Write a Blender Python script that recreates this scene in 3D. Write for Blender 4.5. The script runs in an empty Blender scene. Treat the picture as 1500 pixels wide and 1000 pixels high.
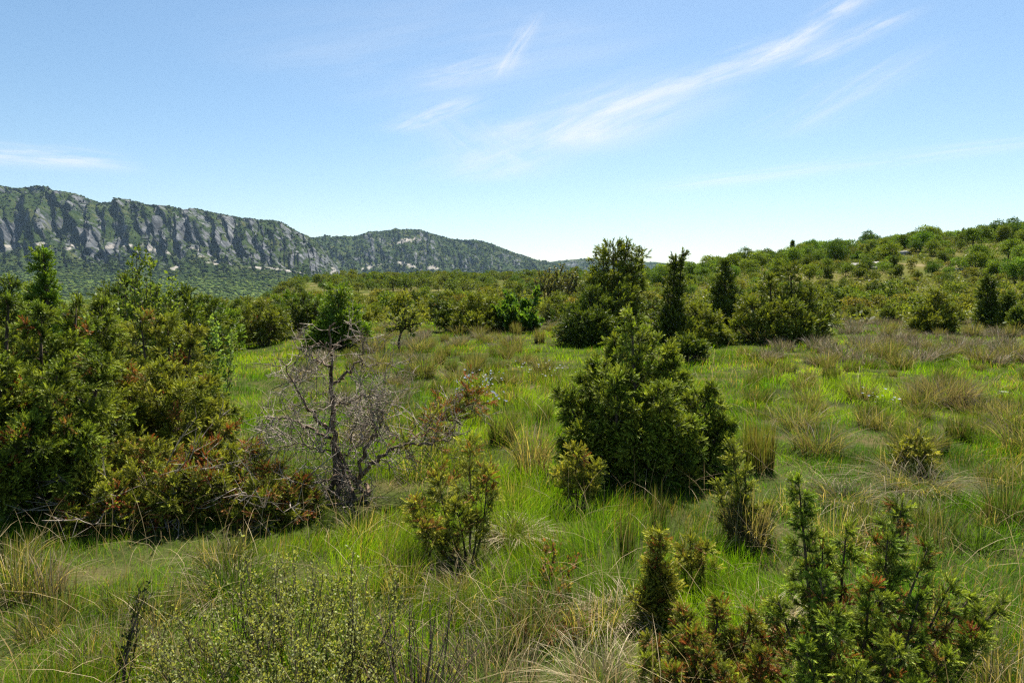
import bpy, math
import numpy as np

rng = np.random.default_rng(7)
scene = bpy.context.scene
COL = scene.collection
CAM_H = 1.7
PITCH = math.atan(0.08)
CP, SP = math.cos(PITCH), math.sin(PITCH)
PI = math.pi

# ------------------------------------------------------------------ numeric helpers
def _hash(ix, iy, seed):
    h = (ix.astype(np.int64) * 374761393 + iy.astype(np.int64) * 668265263 + seed * 1442695041) & 0xFFFFFFFF
    h = ((h ^ (h >> 13)) * 1274126177) & 0xFFFFFFFF
    h = (h ^ (h >> 16)) & 0xFFFFFF
    return h / float(0xFFFFFF)

def vnoise(x, y, seed=0):
    x = np.asarray(x, float); y = np.asarray(y, float)
    ix = np.floor(x); iy = np.floor(y)
    fx = x - ix; fy = y - iy
    fx = fx * fx * (3 - 2 * fx); fy = fy * fy * (3 - 2 * fy)
    a = _hash(ix, iy, seed); b = _hash(ix + 1, iy, seed)
    c = _hash(ix, iy + 1, seed); d = _hash(ix + 1, iy + 1, seed)
    return (a * (1 - fx) + b * fx) * (1 - fy) + (c * (1 - fx) + d * fx) * fy

def fbm(x, y, octv=4, seed=0):
    s = 0.0; a = 0.5; n = 0.0
    for k in range(octv):
        s = s + a * vnoise(np.asarray(x) * 2 ** k + 17.3 * k, np.asarray(y) * 2 ** k - 9.1 * k, seed + k)
        n += a; a *= 0.5
    return s / n

def sstep(a, b, x):
    t = np.clip((np.asarray(x, float) - a) / (b - a), 0, 1)
    return t * t * (3 - 2 * t)

def nrm(v):
    v = np.asarray(v, float)
    return v / np.maximum(np.linalg.norm(v, axis=-1, keepdims=True), 1e-9)

def lerp(a, b, t):
    return a + (b - a) * t

# ------------------------------------------------------------------ terrain
def height(x, y):
    x = np.asarray(x, float); y = np.asarray(y, float)
    d = np.hypot(x, y)
    th = np.clip(np.arctan2(x, y), -0.85, 0.85)
    u = 750 + 1000 * np.tan(th)
    dd = np.where(np.abs(np.arctan2(x, y)) < 0.85, np.maximum(y, 0), d * math.cos(0.85))
    front = sstep(-5, 15, y)
    n = (fbm(x * 0.35 + 3, y * 0.35, 3, 5) - 0.5) * 0.22 * sstep(1.5, 5, d)
    n = n + (fbm(x * 0.05, y * 0.05, 3, 9) - 0.5) * 1.6 * sstep(30, 90, d)
    hc = np.interp(u, [820, 900, 950, 1000, 1100, 1200, 1300, 1400, 1500, 1800], [0, 1.6, 2.8, 3.9, 6.3, 8.9, 11.3, 12.2, 13.3, 15.5])
    hill = hc * (0.45 * sstep(33, 95, dd) + 0.55 * sstep(50, 185, dd))
    rc = np.interp(u, [300, 380, 430, 520, 700, 850, 900, 1000], [0, 0.0, 2.6, 4.0, 4.3, 4.0, 2.0, 0])
    ridge = rc * sstep(95, 240, dd)
    wl = 1 - sstep(330, 450, u)
    left = -7.0 * wl * sstep(75, 190, dd) - 1.1 * wl * sstep(12, 50, dd)
    back = sstep(280, 900, dd)
    z = n + (hill + ridge + left) * front
    return z * (1 - back * front) + (-16.0) * back * front

def ray(px, py):
    a = (px - 750) / 1000.0; b = (500 - py) / 1000.0
    return np.array([a, CP + b * SP, -SP + b * CP])

def at(px, py, D):
    r = ray(px, py)
    r = r * (D / r[1])
    return np.array([r[0], D, CAM_H + r[2]])

def ground(px, py):
    r = ray(px, py); r = r / r[1]
    D = 1.5
    while D < 400:
        if CAM_H + r[2] * D <= float(height(r[0] * D, D)):
            break
        D *= 1.004
    return np.array([r[0] * D, D, float(height(r[0] * D, D))])

def on_ground(px, D):
    x = (px - 750) / 1000.0 * D
    return np.array([x, D, float(height(x, D))])

# ------------------------------------------------------------------ mesh helpers
def make_mesh(name, V, F, C=None, mats=(), smooth=False):
    """V (n,3); F list of int arrays (m,3) or (m,4); C (n,3) colours"""
    me = bpy.data.meshes.new(name)
    V = np.asarray(V, np.float32)
    F = [np.asarray(f, np.int32) for f in F if len(f)]
    me.vertices.add(len(V)); me.vertices.foreach_set('co', V.ravel())
    nl = sum(f.size for f in F); npol = sum(len(f) for f in F)
    me.loops.add(nl); me.polygons.add(npol)
    me.loops.foreach_set('vertex_index', np.concatenate([f.ravel() for f in F]))
    tot = np.concatenate([np.full(len(f), f.shape[1], np.int32) for f in F])
    st = np.concatenate([[0], np.cumsum(tot)[:-1]]).astype(np.int32)
    me.polygons.foreach_set('loop_start', st)
    me.polygons.foreach_set('loop_total', tot)
    if smooth:
        me.polygons.foreach_set('use_smooth', np.ones(npol, bool))
    if C is not None:
        at_ = me.attributes.new('col', 'FLOAT_COLOR', 'POINT')
        C4 = np.ones((len(V), 4), np.float32); C4[:, :3] = C
        at_.data.foreach_set('color', C4.ravel())
    for m in mats: me.materials.append(m)
    me.update(calc_edges=True)
    return me

class Geo:
    """accumulates vertices, faces and colours into one mesh"""
    def __init__(self): self.V = []; self.T = []; self.Q = []; self.C = []; self.n = 0
    def add(self, V, T=None, Q=None, C=None):
        V = np.asarray(V, float).reshape(-1, 3)
        if C is None: C = np.ones((len(V), 3))
        C = np.asarray(C, float)
        if C.ndim == 1: C = np.tile(C, (len(V), 1))
        self.V.append(V); self.C.append(C.reshape(-1, 3))
        if T is not None and len(T): self.T.append(np.asarray(T).reshape(-1, 3) + self.n)
        if Q is not None and len(Q): self.Q.append(np.asarray(Q).reshape(-1, 4) + self.n)
        self.n += len(V)
    def mesh(self, name, mat, base=(0, 0, 0), smooth=False):
        V = np.concatenate(self.V) - np.asarray(base)
        F = []
        if self.T: F.append(np.concatenate(self.T))
        if self.Q: F.append(np.concatenate(self.Q))
        return make_mesh(name, V, F, np.concatenate(self.C), [mat], smooth)

def frames(dirs, roll=None):
    """matrices (n,3,3) whose third column is dirs, random roll"""
    w = nrm(dirs); n = len(w)
    ref = np.where(np.abs(w[:, 2:3]) < 0.9, np.array([[0, 0, 1.0]]), np.array([[1.0, 0, 0]]))
    u = nrm(np.cross(ref, w)); v = np.cross(w, u)
    if roll is None: roll = rng.uniform(0, 2 * PI, n)
    c = np.cos(roll)[:, None]; s = np.sin(roll)[:, None]
    return np.stack([u * c + v * s, -u * s + v * c, w], axis=2)

def inst(geo, pv, pt, pq, pk, pos, M, ca, cb):
    """copies of a small prototype: pk is its 0..1 blend between colours ca and cb of each copy"""
    n = len(pos); m = len(pv)
    if n == 0: return
    V = np.einsum('nij,vj->nvi', M, pv) + pos[:, None, :]
    off = (np.arange(n) * m)[:, None, None]
    T = (pt[None] + off).reshape(-1, 3) if pt is not None else None
    Q = (pq[None] + off).reshape(-1, 4) if pq is not None else None
    C = ca[:, None, :] * (1 - pk)[None, :, None] + cb[:, None, :] * pk[None, :, None]
    geo.add(V.reshape(-1, 3), T, Q, C.reshape(-1, 3))

def tube(geo, pts, radii, sides=6, col=(1, 1, 1)):
    pts = np.asarray(pts, float); radii = np.asarray(radii, float); k = len(pts)
    tan = nrm(np.gradient(pts, axis=0))
    u = np.cross(tan[0], [0.31, 0.87, 0.22]); u = u / np.linalg.norm(u)
    V = []
    for i in range(k):
        u = u - tan[i] * np.dot(u, tan[i]); u = u / max(np.linalg.norm(u), 1e-9)
        v = np.cross(tan[i], u)
        a = np.arange(sides) * 2 * PI / sides
        V.append(pts[i] + radii[i] * (np.cos(a)[:, None] * u + np.sin(a)[:, None] * v))
    V = np.concatenate(V + [pts[-1:] + tan[-1:] * radii[-1] * 0.5])
    Q = []; T = []
    for i in range(k - 1):
        for j in range(sides):
            a, b = i * sides + j, i * sides + (j + 1) % sides
            Q.append((a, b, b + sides, a + sides))
    for j in range(sides):
        T.append(((k - 1) * sides + j, (k - 1) * sides + (j + 1) % sides, k * sides))
    geo.add(V, T, Q, col)

PRISM_V = np.array([[math.cos(a), math.sin(a), 0] for a in (0, 2.09, 4.19)] + [[0.45 * math.cos(a), 0.45 * math.sin(a), 1] for a in (0, 2.09, 4.19)])
PRISM_Q = np.array([[0, 1, 4, 3], [1, 2, 5, 4], [2, 0, 3, 5]])
def sticks(geo, a, b, r, col):
    """tapering three-sided twigs from a to b"""
    a = np.asarray(a); b = np.asarray(b); n = len(a)
    if n == 0: return
    d = b - a; L = np.linalg.norm(d, axis=1)
    M = frames(d)
    M = M * np.stack([np.broadcast_to(r, n), np.broadcast_to(r, n), L], axis=1)[:, None, :]
    col = np.broadcast_to(np.asarray(col, float), (n, 3))
    inst(geo, PRISM_V, None, PRISM_Q, np.zeros(6), a, M, col, col)

def smooth_path(pts, n=12):
    pts = np.asarray(pts, float)
    t = np.concatenate([[0], np.cumsum(np.linalg.norm(np.diff(pts, axis=0), axis=1))]); t = t / t[-1]
    q = np.linspace(0, 1, n)
    P = np.stack([np.interp(q, t, pts[:, i]) for i in range(3)], axis=1)
    for _ in range(2):
        P[1:-1] = 0.25 * P[:-2] + 0.5 * P[1:-1] + 0.25 * P[2:]
    return P

def along(P, t):
    q = np.linspace(0, 1, len(P))
    return np.stack([np.interp(t, q, P[:, i]) for i in range(3)], axis=-1)

def blades(geo, base, h, w, lean, bend, face, ca, cb, segs=3, droop=0.0):
    """grass blades: base (n,3), heights, widths, lean directions (n,2), bend, facing angles"""
    n = len(base)
    V = np.zeros((n, 2 * segs + 1, 3)); K = np.zeros(2 * segs + 1)
    ld = np.concatenate([lean, np.zeros((n, 1))], axis=1)
    side = np.stack([np.cos(face), np.sin(face), np.zeros(n)], axis=1)
    for i in range(segs + 1):
        t = i / segs
        up = h * (t - 0.5 * np.clip(bend, 0, 1.6) ** 1.5 * t * t - droop * t ** 3)
        c = base + ld * (h * bend * t ** 1.7)[:, None]
        c[:, 2] += up
        if i < segs:
            ww = (w * (1 - 0.45 * t) * 0.5)[:, None]
            V[:, 2 * i] = c - side * ww; V[:, 2 * i + 1] = c + side * ww
            K[2 * i] = K[2 * i + 1] = t
        else:
            V[:, 2 * i] = c; K[2 * i] = 1
    off = (np.arange(n) * (2 * segs + 1))[:, None, None]
    q = np.array([[2 * i, 2 * i + 1, 2 * i + 3, 2 * i + 2] for i in range(segs - 1)])
    t_ = np.array([[2 * segs - 2, 2 * segs - 1, 2 * segs]])
    Q = (q[None] + off).reshape(-1, 4) if segs > 1 else None
    T = (t_[None] + off).reshape(-1, 3)
    C = ca[:, None, :] * (1 - K)[None, :, None] + cb[:, None, :] * K[None, :, None]
    geo.add(V.reshape(-1, 3), T, Q, C.reshape(-1, 3))

# ------------------------------------------------------------------ objects
def link(name, me, parent=None):
    o = bpy.data.objects.new(name, me); COL.objects.link(o)
    if parent is not None: o.parent = parent
    return o

def tag(o, label=None, cat=None, group=None, kind=None):
    if label: o['label'] = label
    if cat: o['category'] = cat
    if group: o['group'] = group
    if kind: o['kind'] = kind
    return o

def thing(name, label, cat, loc, group=None):
    o = bpy.data.objects.new(name, None); COL.objects.link(o)
    o.empty_display_size = 0.2
    o.location = loc
    return tag(o, label, cat, group)

def dup(root, loc, rotz, scale, label=None, group=None):
    r = root.copy(); COL.objects.link(r)
    r.location = loc; r.rotation_euler = (0, 0, rotz)
    r.scale = scale if hasattr(scale, '__len__') else (scale,) * 3
    if label: r['label'] = label
    if group: r['group'] = group
    for ch in list(root.children):
        c = ch.copy(); COL.objects.link(c); c.parent = r
    return r

# ------------------------------------------------------------------ materials
def new_mat(name):
    m = bpy.data.materials.new(name); m.use_nodes = True
    nt = m.node_tree; nt.nodes.clear()
    return m, nt, nt.nodes, nt.links

def leaf_mat(name, transl=0.4, rough=0.55, spec=0.3, tint=(1.25, 1.2, 0.6), nscale=9.0, vary=0.45, huevar=0.03):
    m, nt, N, L = new_mat(name)
    out = N.new('ShaderNodeOutputMaterial')
    att = N.new('ShaderNodeAttribute'); att.attribute_name = 'col'
    oi = N.new('ShaderNodeObjectInfo')
    tc = N.new('ShaderNodeTexCoord')
    noi = N.new('ShaderNodeTexNoise'); noi.inputs['Scale'].default_value = nscale; noi.inputs['Detail'].default_value = 3
    L.new(tc.outputs['Object'], noi.inputs['Vector'])
    mr = N.new('ShaderNodeMapRange'); mr.inputs['From Min'].default_value = 0.3; mr.inputs['From Max'].default_value = 0.7
    mr.inputs['To Min'].default_value = 1 - vary; mr.inputs['To Max'].default_value = 1 + vary
    L.new(noi.outputs['Fac'], mr.inputs['Value'])
    hs = N.new('ShaderNodeHueSaturation')
    mh = N.new('ShaderNodeMapRange'); mh.inputs['To Min'].default_value = 0.5 - huevar; mh.inputs['To Max'].default_value = 0.5 + huevar
    L.new(oi.outputs['Random'], mh.inputs['Value']); L.new(mh.outputs['Result'], hs.inputs['Hue'])
    L.new(att.outputs['Color'], hs.inputs['Color']); L.new(mr.outputs['Result'], hs.inputs['Value'])
    b = N.new('ShaderNodeBsdfPrincipled'); b.inputs['Roughness'].default_value = rough
    b.inputs['Specular IOR Level'].default_value = spec
    L.new(hs.outputs['Color'], b.inputs['Base Color'])
    mx = N.new('ShaderNodeMix'); mx.data_type = 'RGBA'; mx.blend_type = 'MULTIPLY'; mx.inputs['Factor'].default_value = 1
    L.new(hs.outputs['Color'], mx.inputs['A']); mx.inputs['B'].default_value = (*tint, 1)
    tr = N.new('ShaderNodeBsdfTranslucent'); L.new(mx.outputs['Result'], tr.inputs['Color'])
    ms = N.new('ShaderNodeMixShader'); ms.inputs['Fac'].default_value = transl
    L.new(b.outputs[0], ms.inputs[1]); L.new(tr.outputs[0], ms.inputs[2])
    L.new(ms.outputs[0], out.inputs['Surface'])
    return m

def bark_mat(name, c1, c2, scale=30):
    m, nt, N, L = new_mat(name)
    out = N.new('ShaderNodeOutputMaterial'); b = N.new('ShaderNodeBsdfPrincipled')
    b.inputs['Roughness'].default_value = 0.9; b.inputs['Specular IOR Level'].default_value = 0.1
    tc = N.new('ShaderNodeTexCoord'); mp = N.new('ShaderNodeMapping'); mp.inputs['Scale'].default_value = (1, 1, 0.25)
    noi = N.new('ShaderNodeTexNoise'); noi.inputs['Scale'].default_value = scale; noi.inputs['Detail'].default_value = 6
    L.new(tc.outputs['Object'], mp.inputs['Vector']); L.new(mp.outputs[0], noi.inputs['Vector'])
    cr = N.new('ShaderNodeValToRGB'); cr.color_ramp.elements[0].position = 0.35; cr.color_ramp.elements[1].position = 0.68
    cr.color_ramp.elements[0].color = (*c1, 1); cr.color_ramp.elements[1].color = (*c2, 1)
    L.new(noi.outputs['Fac'], cr.inputs['Fac'])
    att = N.new('ShaderNodeAttribute'); att.attribute_name = 'col'
    mx = N.new('ShaderNodeMix'); mx.data_type = 'RGBA'; mx.blend_type = 'MULTIPLY'; mx.inputs['Factor'].default_value = 1
    L.new(cr.outputs['Color'], mx.inputs['A']); L.new(att.outputs['Color'], mx.inputs['B'])
    L.new(mx.outputs['Result'], b.inputs['Base Color'])
    bp = N.new('ShaderNodeBump'); bp.inputs['Strength'].default_value = 0.6; bp.inputs['Distance'].default_value = 0.01
    L.new(noi.outputs['Fac'], bp.inputs['Height']); L.new(bp.outputs[0], b.inputs['Normal'])
    L.new(b.outputs[0], out.inputs['Surface'])
    return m

def noise_col_mat(name, stops, scale, detail=6, rough=0.95, bump=0.5, bdist=0.05, attr=False):
    """stops: list of (pos, colour) on a noise ramp in object space; attr multiplies by 'col'"""
    m, nt, N, L = new_mat(name)
    out = N.new('ShaderNodeOutputMaterial'); b = N.new('ShaderNodeBsdfPrincipled')
    b.inputs['Roughness'].default_value = rough; b.inputs['Specular IOR Level'].default_value = 0.1
    tc = N.new('ShaderNodeTexCoord')
    noi = N.new('ShaderNodeTexNoise'); noi.inputs['Scale'].default_value = scale; noi.inputs['Detail'].default_value = detail
    L.new(tc.outputs['Object'], noi.inputs['Vector'])
    cr = N.new('ShaderNodeValToRGB')
    els = cr.color_ramp.elements
    els[0].position, els[0].color = stops[0][0], (*stops[0][1], 1)
    els[1].position, els[1].color = stops[-1][0], (*stops[-1][1], 1)
    for p, c in stops[1:-1]:
        e = els.new(p); e.color = (*c, 1)
    L.new(noi.outputs['Fac'], cr.inputs['Fac'])
    src = cr.outputs['Color']
    if attr:
        att = N.new('ShaderNodeAttribute'); att.attribute_name = 'col'
        mx = N.new('ShaderNodeMix'); mx.data_type = 'RGBA'; mx.blend_type = 'MULTIPLY'; mx.inputs['Factor'].default_value = 1
        L.new(src, mx.inputs['A']); L.new(att.outputs['Color'], mx.inputs['B']); src = mx.outputs['Result']
    L.new(src, b.inputs['Base Color'])
    bp = N.new('ShaderNodeBump'); bp.inputs['Strength'].default_value = bump; bp.inputs['Distance'].default_value = bdist
    L.new(noi.outputs['Fac'], bp.inputs['Height']); L.new(bp.outputs[0], b.inputs['Normal'])
    L.new(b.outputs[0], out.inputs['Surface'])
    return m

M_GRASS = leaf_mat('grass_blades', 0.5, 0.6, 0.06, (1.25, 1.2, 0.35), 1.3, 0.3, 0.0)
M_STRAW = leaf_mat('dry_blades', 0.3, 0.6, 0.15, (1.1, 1.0, 0.8), 3.0, 0.2, 0.01)
M_NEEDLE = leaf_mat('juniper_needles', 0.22, 0.5, 0.15, (1.25, 1.25, 0.4), 5.0, 0.3, 0.006)
M_LEAF = leaf_mat('broad_leaves', 0.42, 0.5, 0.15, (1.3, 1.25, 0.45), 3.0, 0.3, 0.015)
M_OAK = leaf_mat('oak_leaves', 0.38, 0.6, 0.08, (1.3, 1.2, 0.45), 0.9, 0.35, 0.022)
M_BARK = bark_mat('juniper_bark', (0.035, 0.024, 0.016), (0.16, 0.12, 0.09))
M_DEAD = bark_mat('weathered_wood', (0.035, 0.024, 0.016), (0.28, 0.205, 0.145), 70)
M_TWIG = bark_mat('dry_twigs', (0.12, 0.097, 0.077), (0.40, 0.335, 0.265), 25)
M_STONE = noise_col_mat('limestone', [(0.3, (0.16, 0.15, 0.13)), (0.55, (0.30, 0.285, 0.255)), (0.75, (0.42, 0.40, 0.36))], 3.0, 8, 0.9, 0.8, 0.1)

# ------------------------------------------------------------------ prototypes of foliage
def shoot_proto(n, ang=(0.5, 0.95), nl=(0.26, 0.4), w=0.05):
    """a needle covered shoot of unit length along +z, one slim triangle per needle"""
    V = []; T = []; K = []
    for i in range(n):
        z = 0.02 + 0.93 * (i + rng.uniform(0, 0.8)) / n
        a = i * 2.4 + rng.uniform(-0.3, 0.3)
        e = rng.uniform(*ang) * (1 - 0.45 * z)
        L = rng.uniform(*nl) * (1 - 0.35 * z)
        d = np.array([math.cos(a) * math.sin(e), math.sin(a) * math.sin(e), math.cos(e)])
        s = nrm(np.cross(d, rng.normal(size=3))) * w * 0.5
        p = np.array([0, 0, z])
        k = len(V)
        V += [p - s, p + s, p + d * L]; T.append((k, k + 1, k + 2))
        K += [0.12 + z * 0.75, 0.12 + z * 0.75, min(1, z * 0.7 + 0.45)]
    return np.array(V), np.array(T), np.array(K)

SHOOT = {'near': shoot_proto(24, w=0.065), 'mid': shoot_proto(18, w=0.085), 'far': shoot_proto(10, w=0.14, nl=(0.3, 0.5))}
LEAF_V = np.array([[0, 0, 0], [-0.3, 0.02, 0.45], [0, 0.06, 1.0], [0.3, 0.02, 0.45]]); LEAF_Q = np.array([[0, 3, 2, 1]]); LEAF_K = np.array([0, 0.5, 1, 0.5])

class Plant:
    """collects wood and foliage of one plant in world space"""
    def __init__(self, lod='mid', shoot=0.085, pal=None, red=0.0):
        self.wood = Geo(); self.lod = lod; self.sl = shoot; self.red = red
        self.pal = pal; self.redmix = 0.42
        self.p = []; self.d = []; self.l = []; self.c = []; self.g = []
    def limb(self, P, r0, pr, ntw, tint, nsh=4, taper=0.55):
        """a foliage plume round the path P"""
        k = len(P)
        if r0 > 0.0015:
            tube(self.wood, P, np.linspace(r0, max(r0 * 0.3, 0.001), k), 4 if r0 < 0.008 else 6)
        t = np.sort(rng.uniform(0.12, 1.0, ntw))
        o = along(P, t); tn = nrm(along(P, np.minimum(t + 0.06, 1)) - along(P, np.maximum(t - 0.06, 0)))
        rad = nrm(np.cross(tn, rng.normal(size=(ntw, 3))))
        f = rng.uniform(0.5, 1.2, ntw)[:, None]
        dr = nrm(rad + tn * f + np.array([0, 0, 0.25]))
        ln = pr * (1 - taper * t) * rng.uniform(0.55, 1.15, ntw)
        e = o + dr * ln[:, None]
        sticks(self.wood, o, e, max(0.0012, self.sl * 0.02), (1, 1, 1))
        for s in np.linspace(0.3, 1.0, nsh):
            q = o + (e - o) * s + rng.normal(size=(ntw, 3)) * ln[:, None] * 0.05
            dd = nrm(dr + rng.normal(size=(ntw, 3)) * 0.5 + np.array([0, 0, rng.uniform(-0.25, 0.3)]))
            self.p.append(q); self.d.append(dd)
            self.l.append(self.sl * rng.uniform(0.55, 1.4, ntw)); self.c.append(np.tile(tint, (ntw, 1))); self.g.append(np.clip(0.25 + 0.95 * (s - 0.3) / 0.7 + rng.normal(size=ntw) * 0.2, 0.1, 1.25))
        # the tip of the limb itself
        q = along(P, np.array([0.9, 0.97, 1.0])); dd = nrm(np.tile(tn[-1], (3, 1)) + rng.normal(size=(3, 3)) * 0.2)
        self.p.append(q); self.d.append(dd); self.l.append(np.full(3, self.sl * 1.2)); self.c.append(np.tile(tint, (3, 1))); self.g.append(np.full(3, 1.25))
    def tint(self):
        """colour pair index: a blend value, negative = withered red clump"""
        if rng.uniform() < self.red: return np.array([-1.0, rng.uniform(0, 1)])
        return np.array([rng.uniform(0, 1), rng.uniform(0, 1)])
    def leader(self, P, rad, nl, el=(0.25, 0.9), r0=0.02, tw=10, nsh=4, t0=0.12, power=0.8, tipr=0.15, plume=0.32):
        """an upright leader clothed in limbs; rad is the reach of its lowest limbs"""
        tube(self.wood, P, np.linspace(r0, r0 * 0.2, len(P)), 6)
        seglen = np.linalg.norm(P[-1] - P[0])
        for i in range(nl):
            t = t0 + (1 - t0) * ((i + rng.uniform(0, 1)) / nl)
            az = i * 2.39996 + rng.uniform(-0.5, 0.5)
            o = along(P, np.array([t]))[0]
            tn = nrm(along(P, np.array([min(t + 0.08, 1)]))[0] - along(P, np.array([max(t - 0.08, 0)]))[0])
            fr = frames(tn[None], np.zeros(1))[0]
            r = fr[:, 0] * math.cos(az) + fr[:, 1] * math.sin(az)
            L = rad * ((1 - t) ** power * (1 - tipr) + tipr) * rng.choice([rng.uniform(0.45, 0.8), rng.uniform(0.8, 1.1), rng.uniform(1.0, 1.4)])
            e = rng.uniform(*el)
            d = r * math.cos(e) + tn * math.sin(e)
            p1 = o + d * L * 0.55 + rng.normal(size=3) * L * 0.06
            p2 = o + d * L + np.array([0, 0, 1]) * L * rng.uniform(-0.08, 0.22) + rng.normal(size=3) * L * 0.08
            Q = smooth_path([o, p1, p2], 7)
            self.limb(Q, max(r0 * 0.35 * (1 - t), 0.0016), plume * L + self.sl * 0.55, max(4, int(tw * (0.35 + L / max(rad, 1e-3)))), self.tint(), nsh)
        # apex
        Q = along(P, np.linspace(0.78, 1, 6))
        self.limb(Q, r0 * 0.25, rad * 0.16 + self.sl * 0.6, int(tw * 1.1), self.tint(), nsh, 0.75)
    def shoots(self):
        p = np.concatenate(self.p); d = np.concatenate(self.d); l = np.concatenate(self.l); c = np.concatenate(self.c)
        g = Geo(); pv, pt, pk = SHOOT[self.lod]
        M = frames(d) * l[:, None, None]
        (a0, a1), (b0, b1), (r0, r1) = self.pal
        q = np.clip(c[:, :1], 0, 1); j = rng.uniform(0.75, 1.25, (len(p), 1))
        ca = (np.array(a0) * (1 - q) + np.array(a1) * q) * j
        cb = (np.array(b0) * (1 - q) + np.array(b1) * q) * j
        gw = np.concatenate(self.g)[:, None]      # new growth at twig ends, with sunlit tips and shaded inner shoots painted in
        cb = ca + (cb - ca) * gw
        rd = (c[:, :1] < 0)
        rr = np.array(r0) * (1 - c[:, 1:2]) + np.array(r1) * c[:, 1:2]
        mixr = rng.uniform(size=(len(p), 1)) < self.redmix
        ca = np.where(rd & mixr, rr * 0.6 * j, ca); cb = np.where(rd & mixr, rr * j, cb)
        inst(g, pv, pt, None, pk, p, M, ca, cb)
        return g
    def build(self, name, label, cat, base, group=None, wood='branches', bark=None, leafm=None):
        t = thing(name, label, cat, base, group)
        if self.wood.n: link(wood, self.wood.mesh(wood, bark or M_BARK, base), t)
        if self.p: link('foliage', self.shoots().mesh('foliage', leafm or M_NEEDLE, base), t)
        return t

# palettes: ((old needle a, b), (tip a, b), (withered a, b)), linear base colours; shade is painted into the old needles, sunlight into the tips
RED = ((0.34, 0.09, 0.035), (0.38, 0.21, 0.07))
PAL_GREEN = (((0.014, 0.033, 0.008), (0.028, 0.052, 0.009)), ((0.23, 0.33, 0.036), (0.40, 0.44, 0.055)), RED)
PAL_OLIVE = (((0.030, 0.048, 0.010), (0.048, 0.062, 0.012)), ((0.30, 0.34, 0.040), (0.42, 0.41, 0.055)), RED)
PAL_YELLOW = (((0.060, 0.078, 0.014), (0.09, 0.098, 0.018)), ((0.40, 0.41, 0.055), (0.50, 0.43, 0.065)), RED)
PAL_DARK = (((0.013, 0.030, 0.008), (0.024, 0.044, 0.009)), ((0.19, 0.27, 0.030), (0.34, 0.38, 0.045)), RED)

def juniper(name, label, base, tips, pal, lod='mid', shoot=0.085, nl=22, tw=9, nsh=4, red=0.0, group=None, r0=0.03, cat='juniper', el=(0.25, 0.9), t0=0.12, power=0.8, spread=0.25, plume=0.32, leafm=None, dead=0, tipdrop=0):
    """base: point on the ground; tips: list of (px, py, depth offset, reach[, limbs])"""
    pl = Plant(lod, shoot, pal, red)
    for tp in tips:
        px, py, dz, rad = tp[:4]
        n = tp[4] if len(tp) > 4 else nl
        tip = at(px, py + tipdrop, base[1] + dz)
        off = tip - base; off[2] = 0
        b = base + off * spread + np.array([0, 0, -0.02])
        m1 = lerp(b, tip, 0.45) + off * 0.10 + rng.normal(size=3) * 0.03 * np.linalg.norm(tip - b)
        P = smooth_path([b, m1, tip], 12)
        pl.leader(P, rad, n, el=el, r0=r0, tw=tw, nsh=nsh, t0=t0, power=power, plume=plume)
    t = pl.build(name, label, cat, base, group)
    if dead:
        g = Geo(); tips_ = [at(q[0], q[1], base[1] + q[2]) for q in tips]
        for k in range(dead):
            e = tips_[rng.integers(len(tips_))] + rng.normal(size=3) * 0.10
            o = lerp(base, e, rng.uniform(0.35, 0.8)); o[2] = max(o[2], base[2] + 0.03)
            e = e + (e - o) * rng.uniform(0.0, 0.5) + np.array([0, -0.10, -0.06])
            Q = smooth_path([o, lerp(o, e, .5) + rng.normal(size=3) * 0.06, e], 7); c = rng.uniform(0.8, 1.4)
            tube(g, Q, np.linspace(0.006, 0.002, 7), 4, (c, c, c))
            n_ = 6; s_ = rng.uniform(0.3, 1, n_); a = along(Q, s_)
            sticks(g, a, a + nrm((e - o) + rng.normal(size=(n_, 3)) * 0.35) * rng.uniform(0.05, 0.2, (n_, 1)), 0.0022, (c, c, c))
        link('dead_twigs', g.mesh('dead_twigs', M_TWIG, base), t)
    return t
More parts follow.
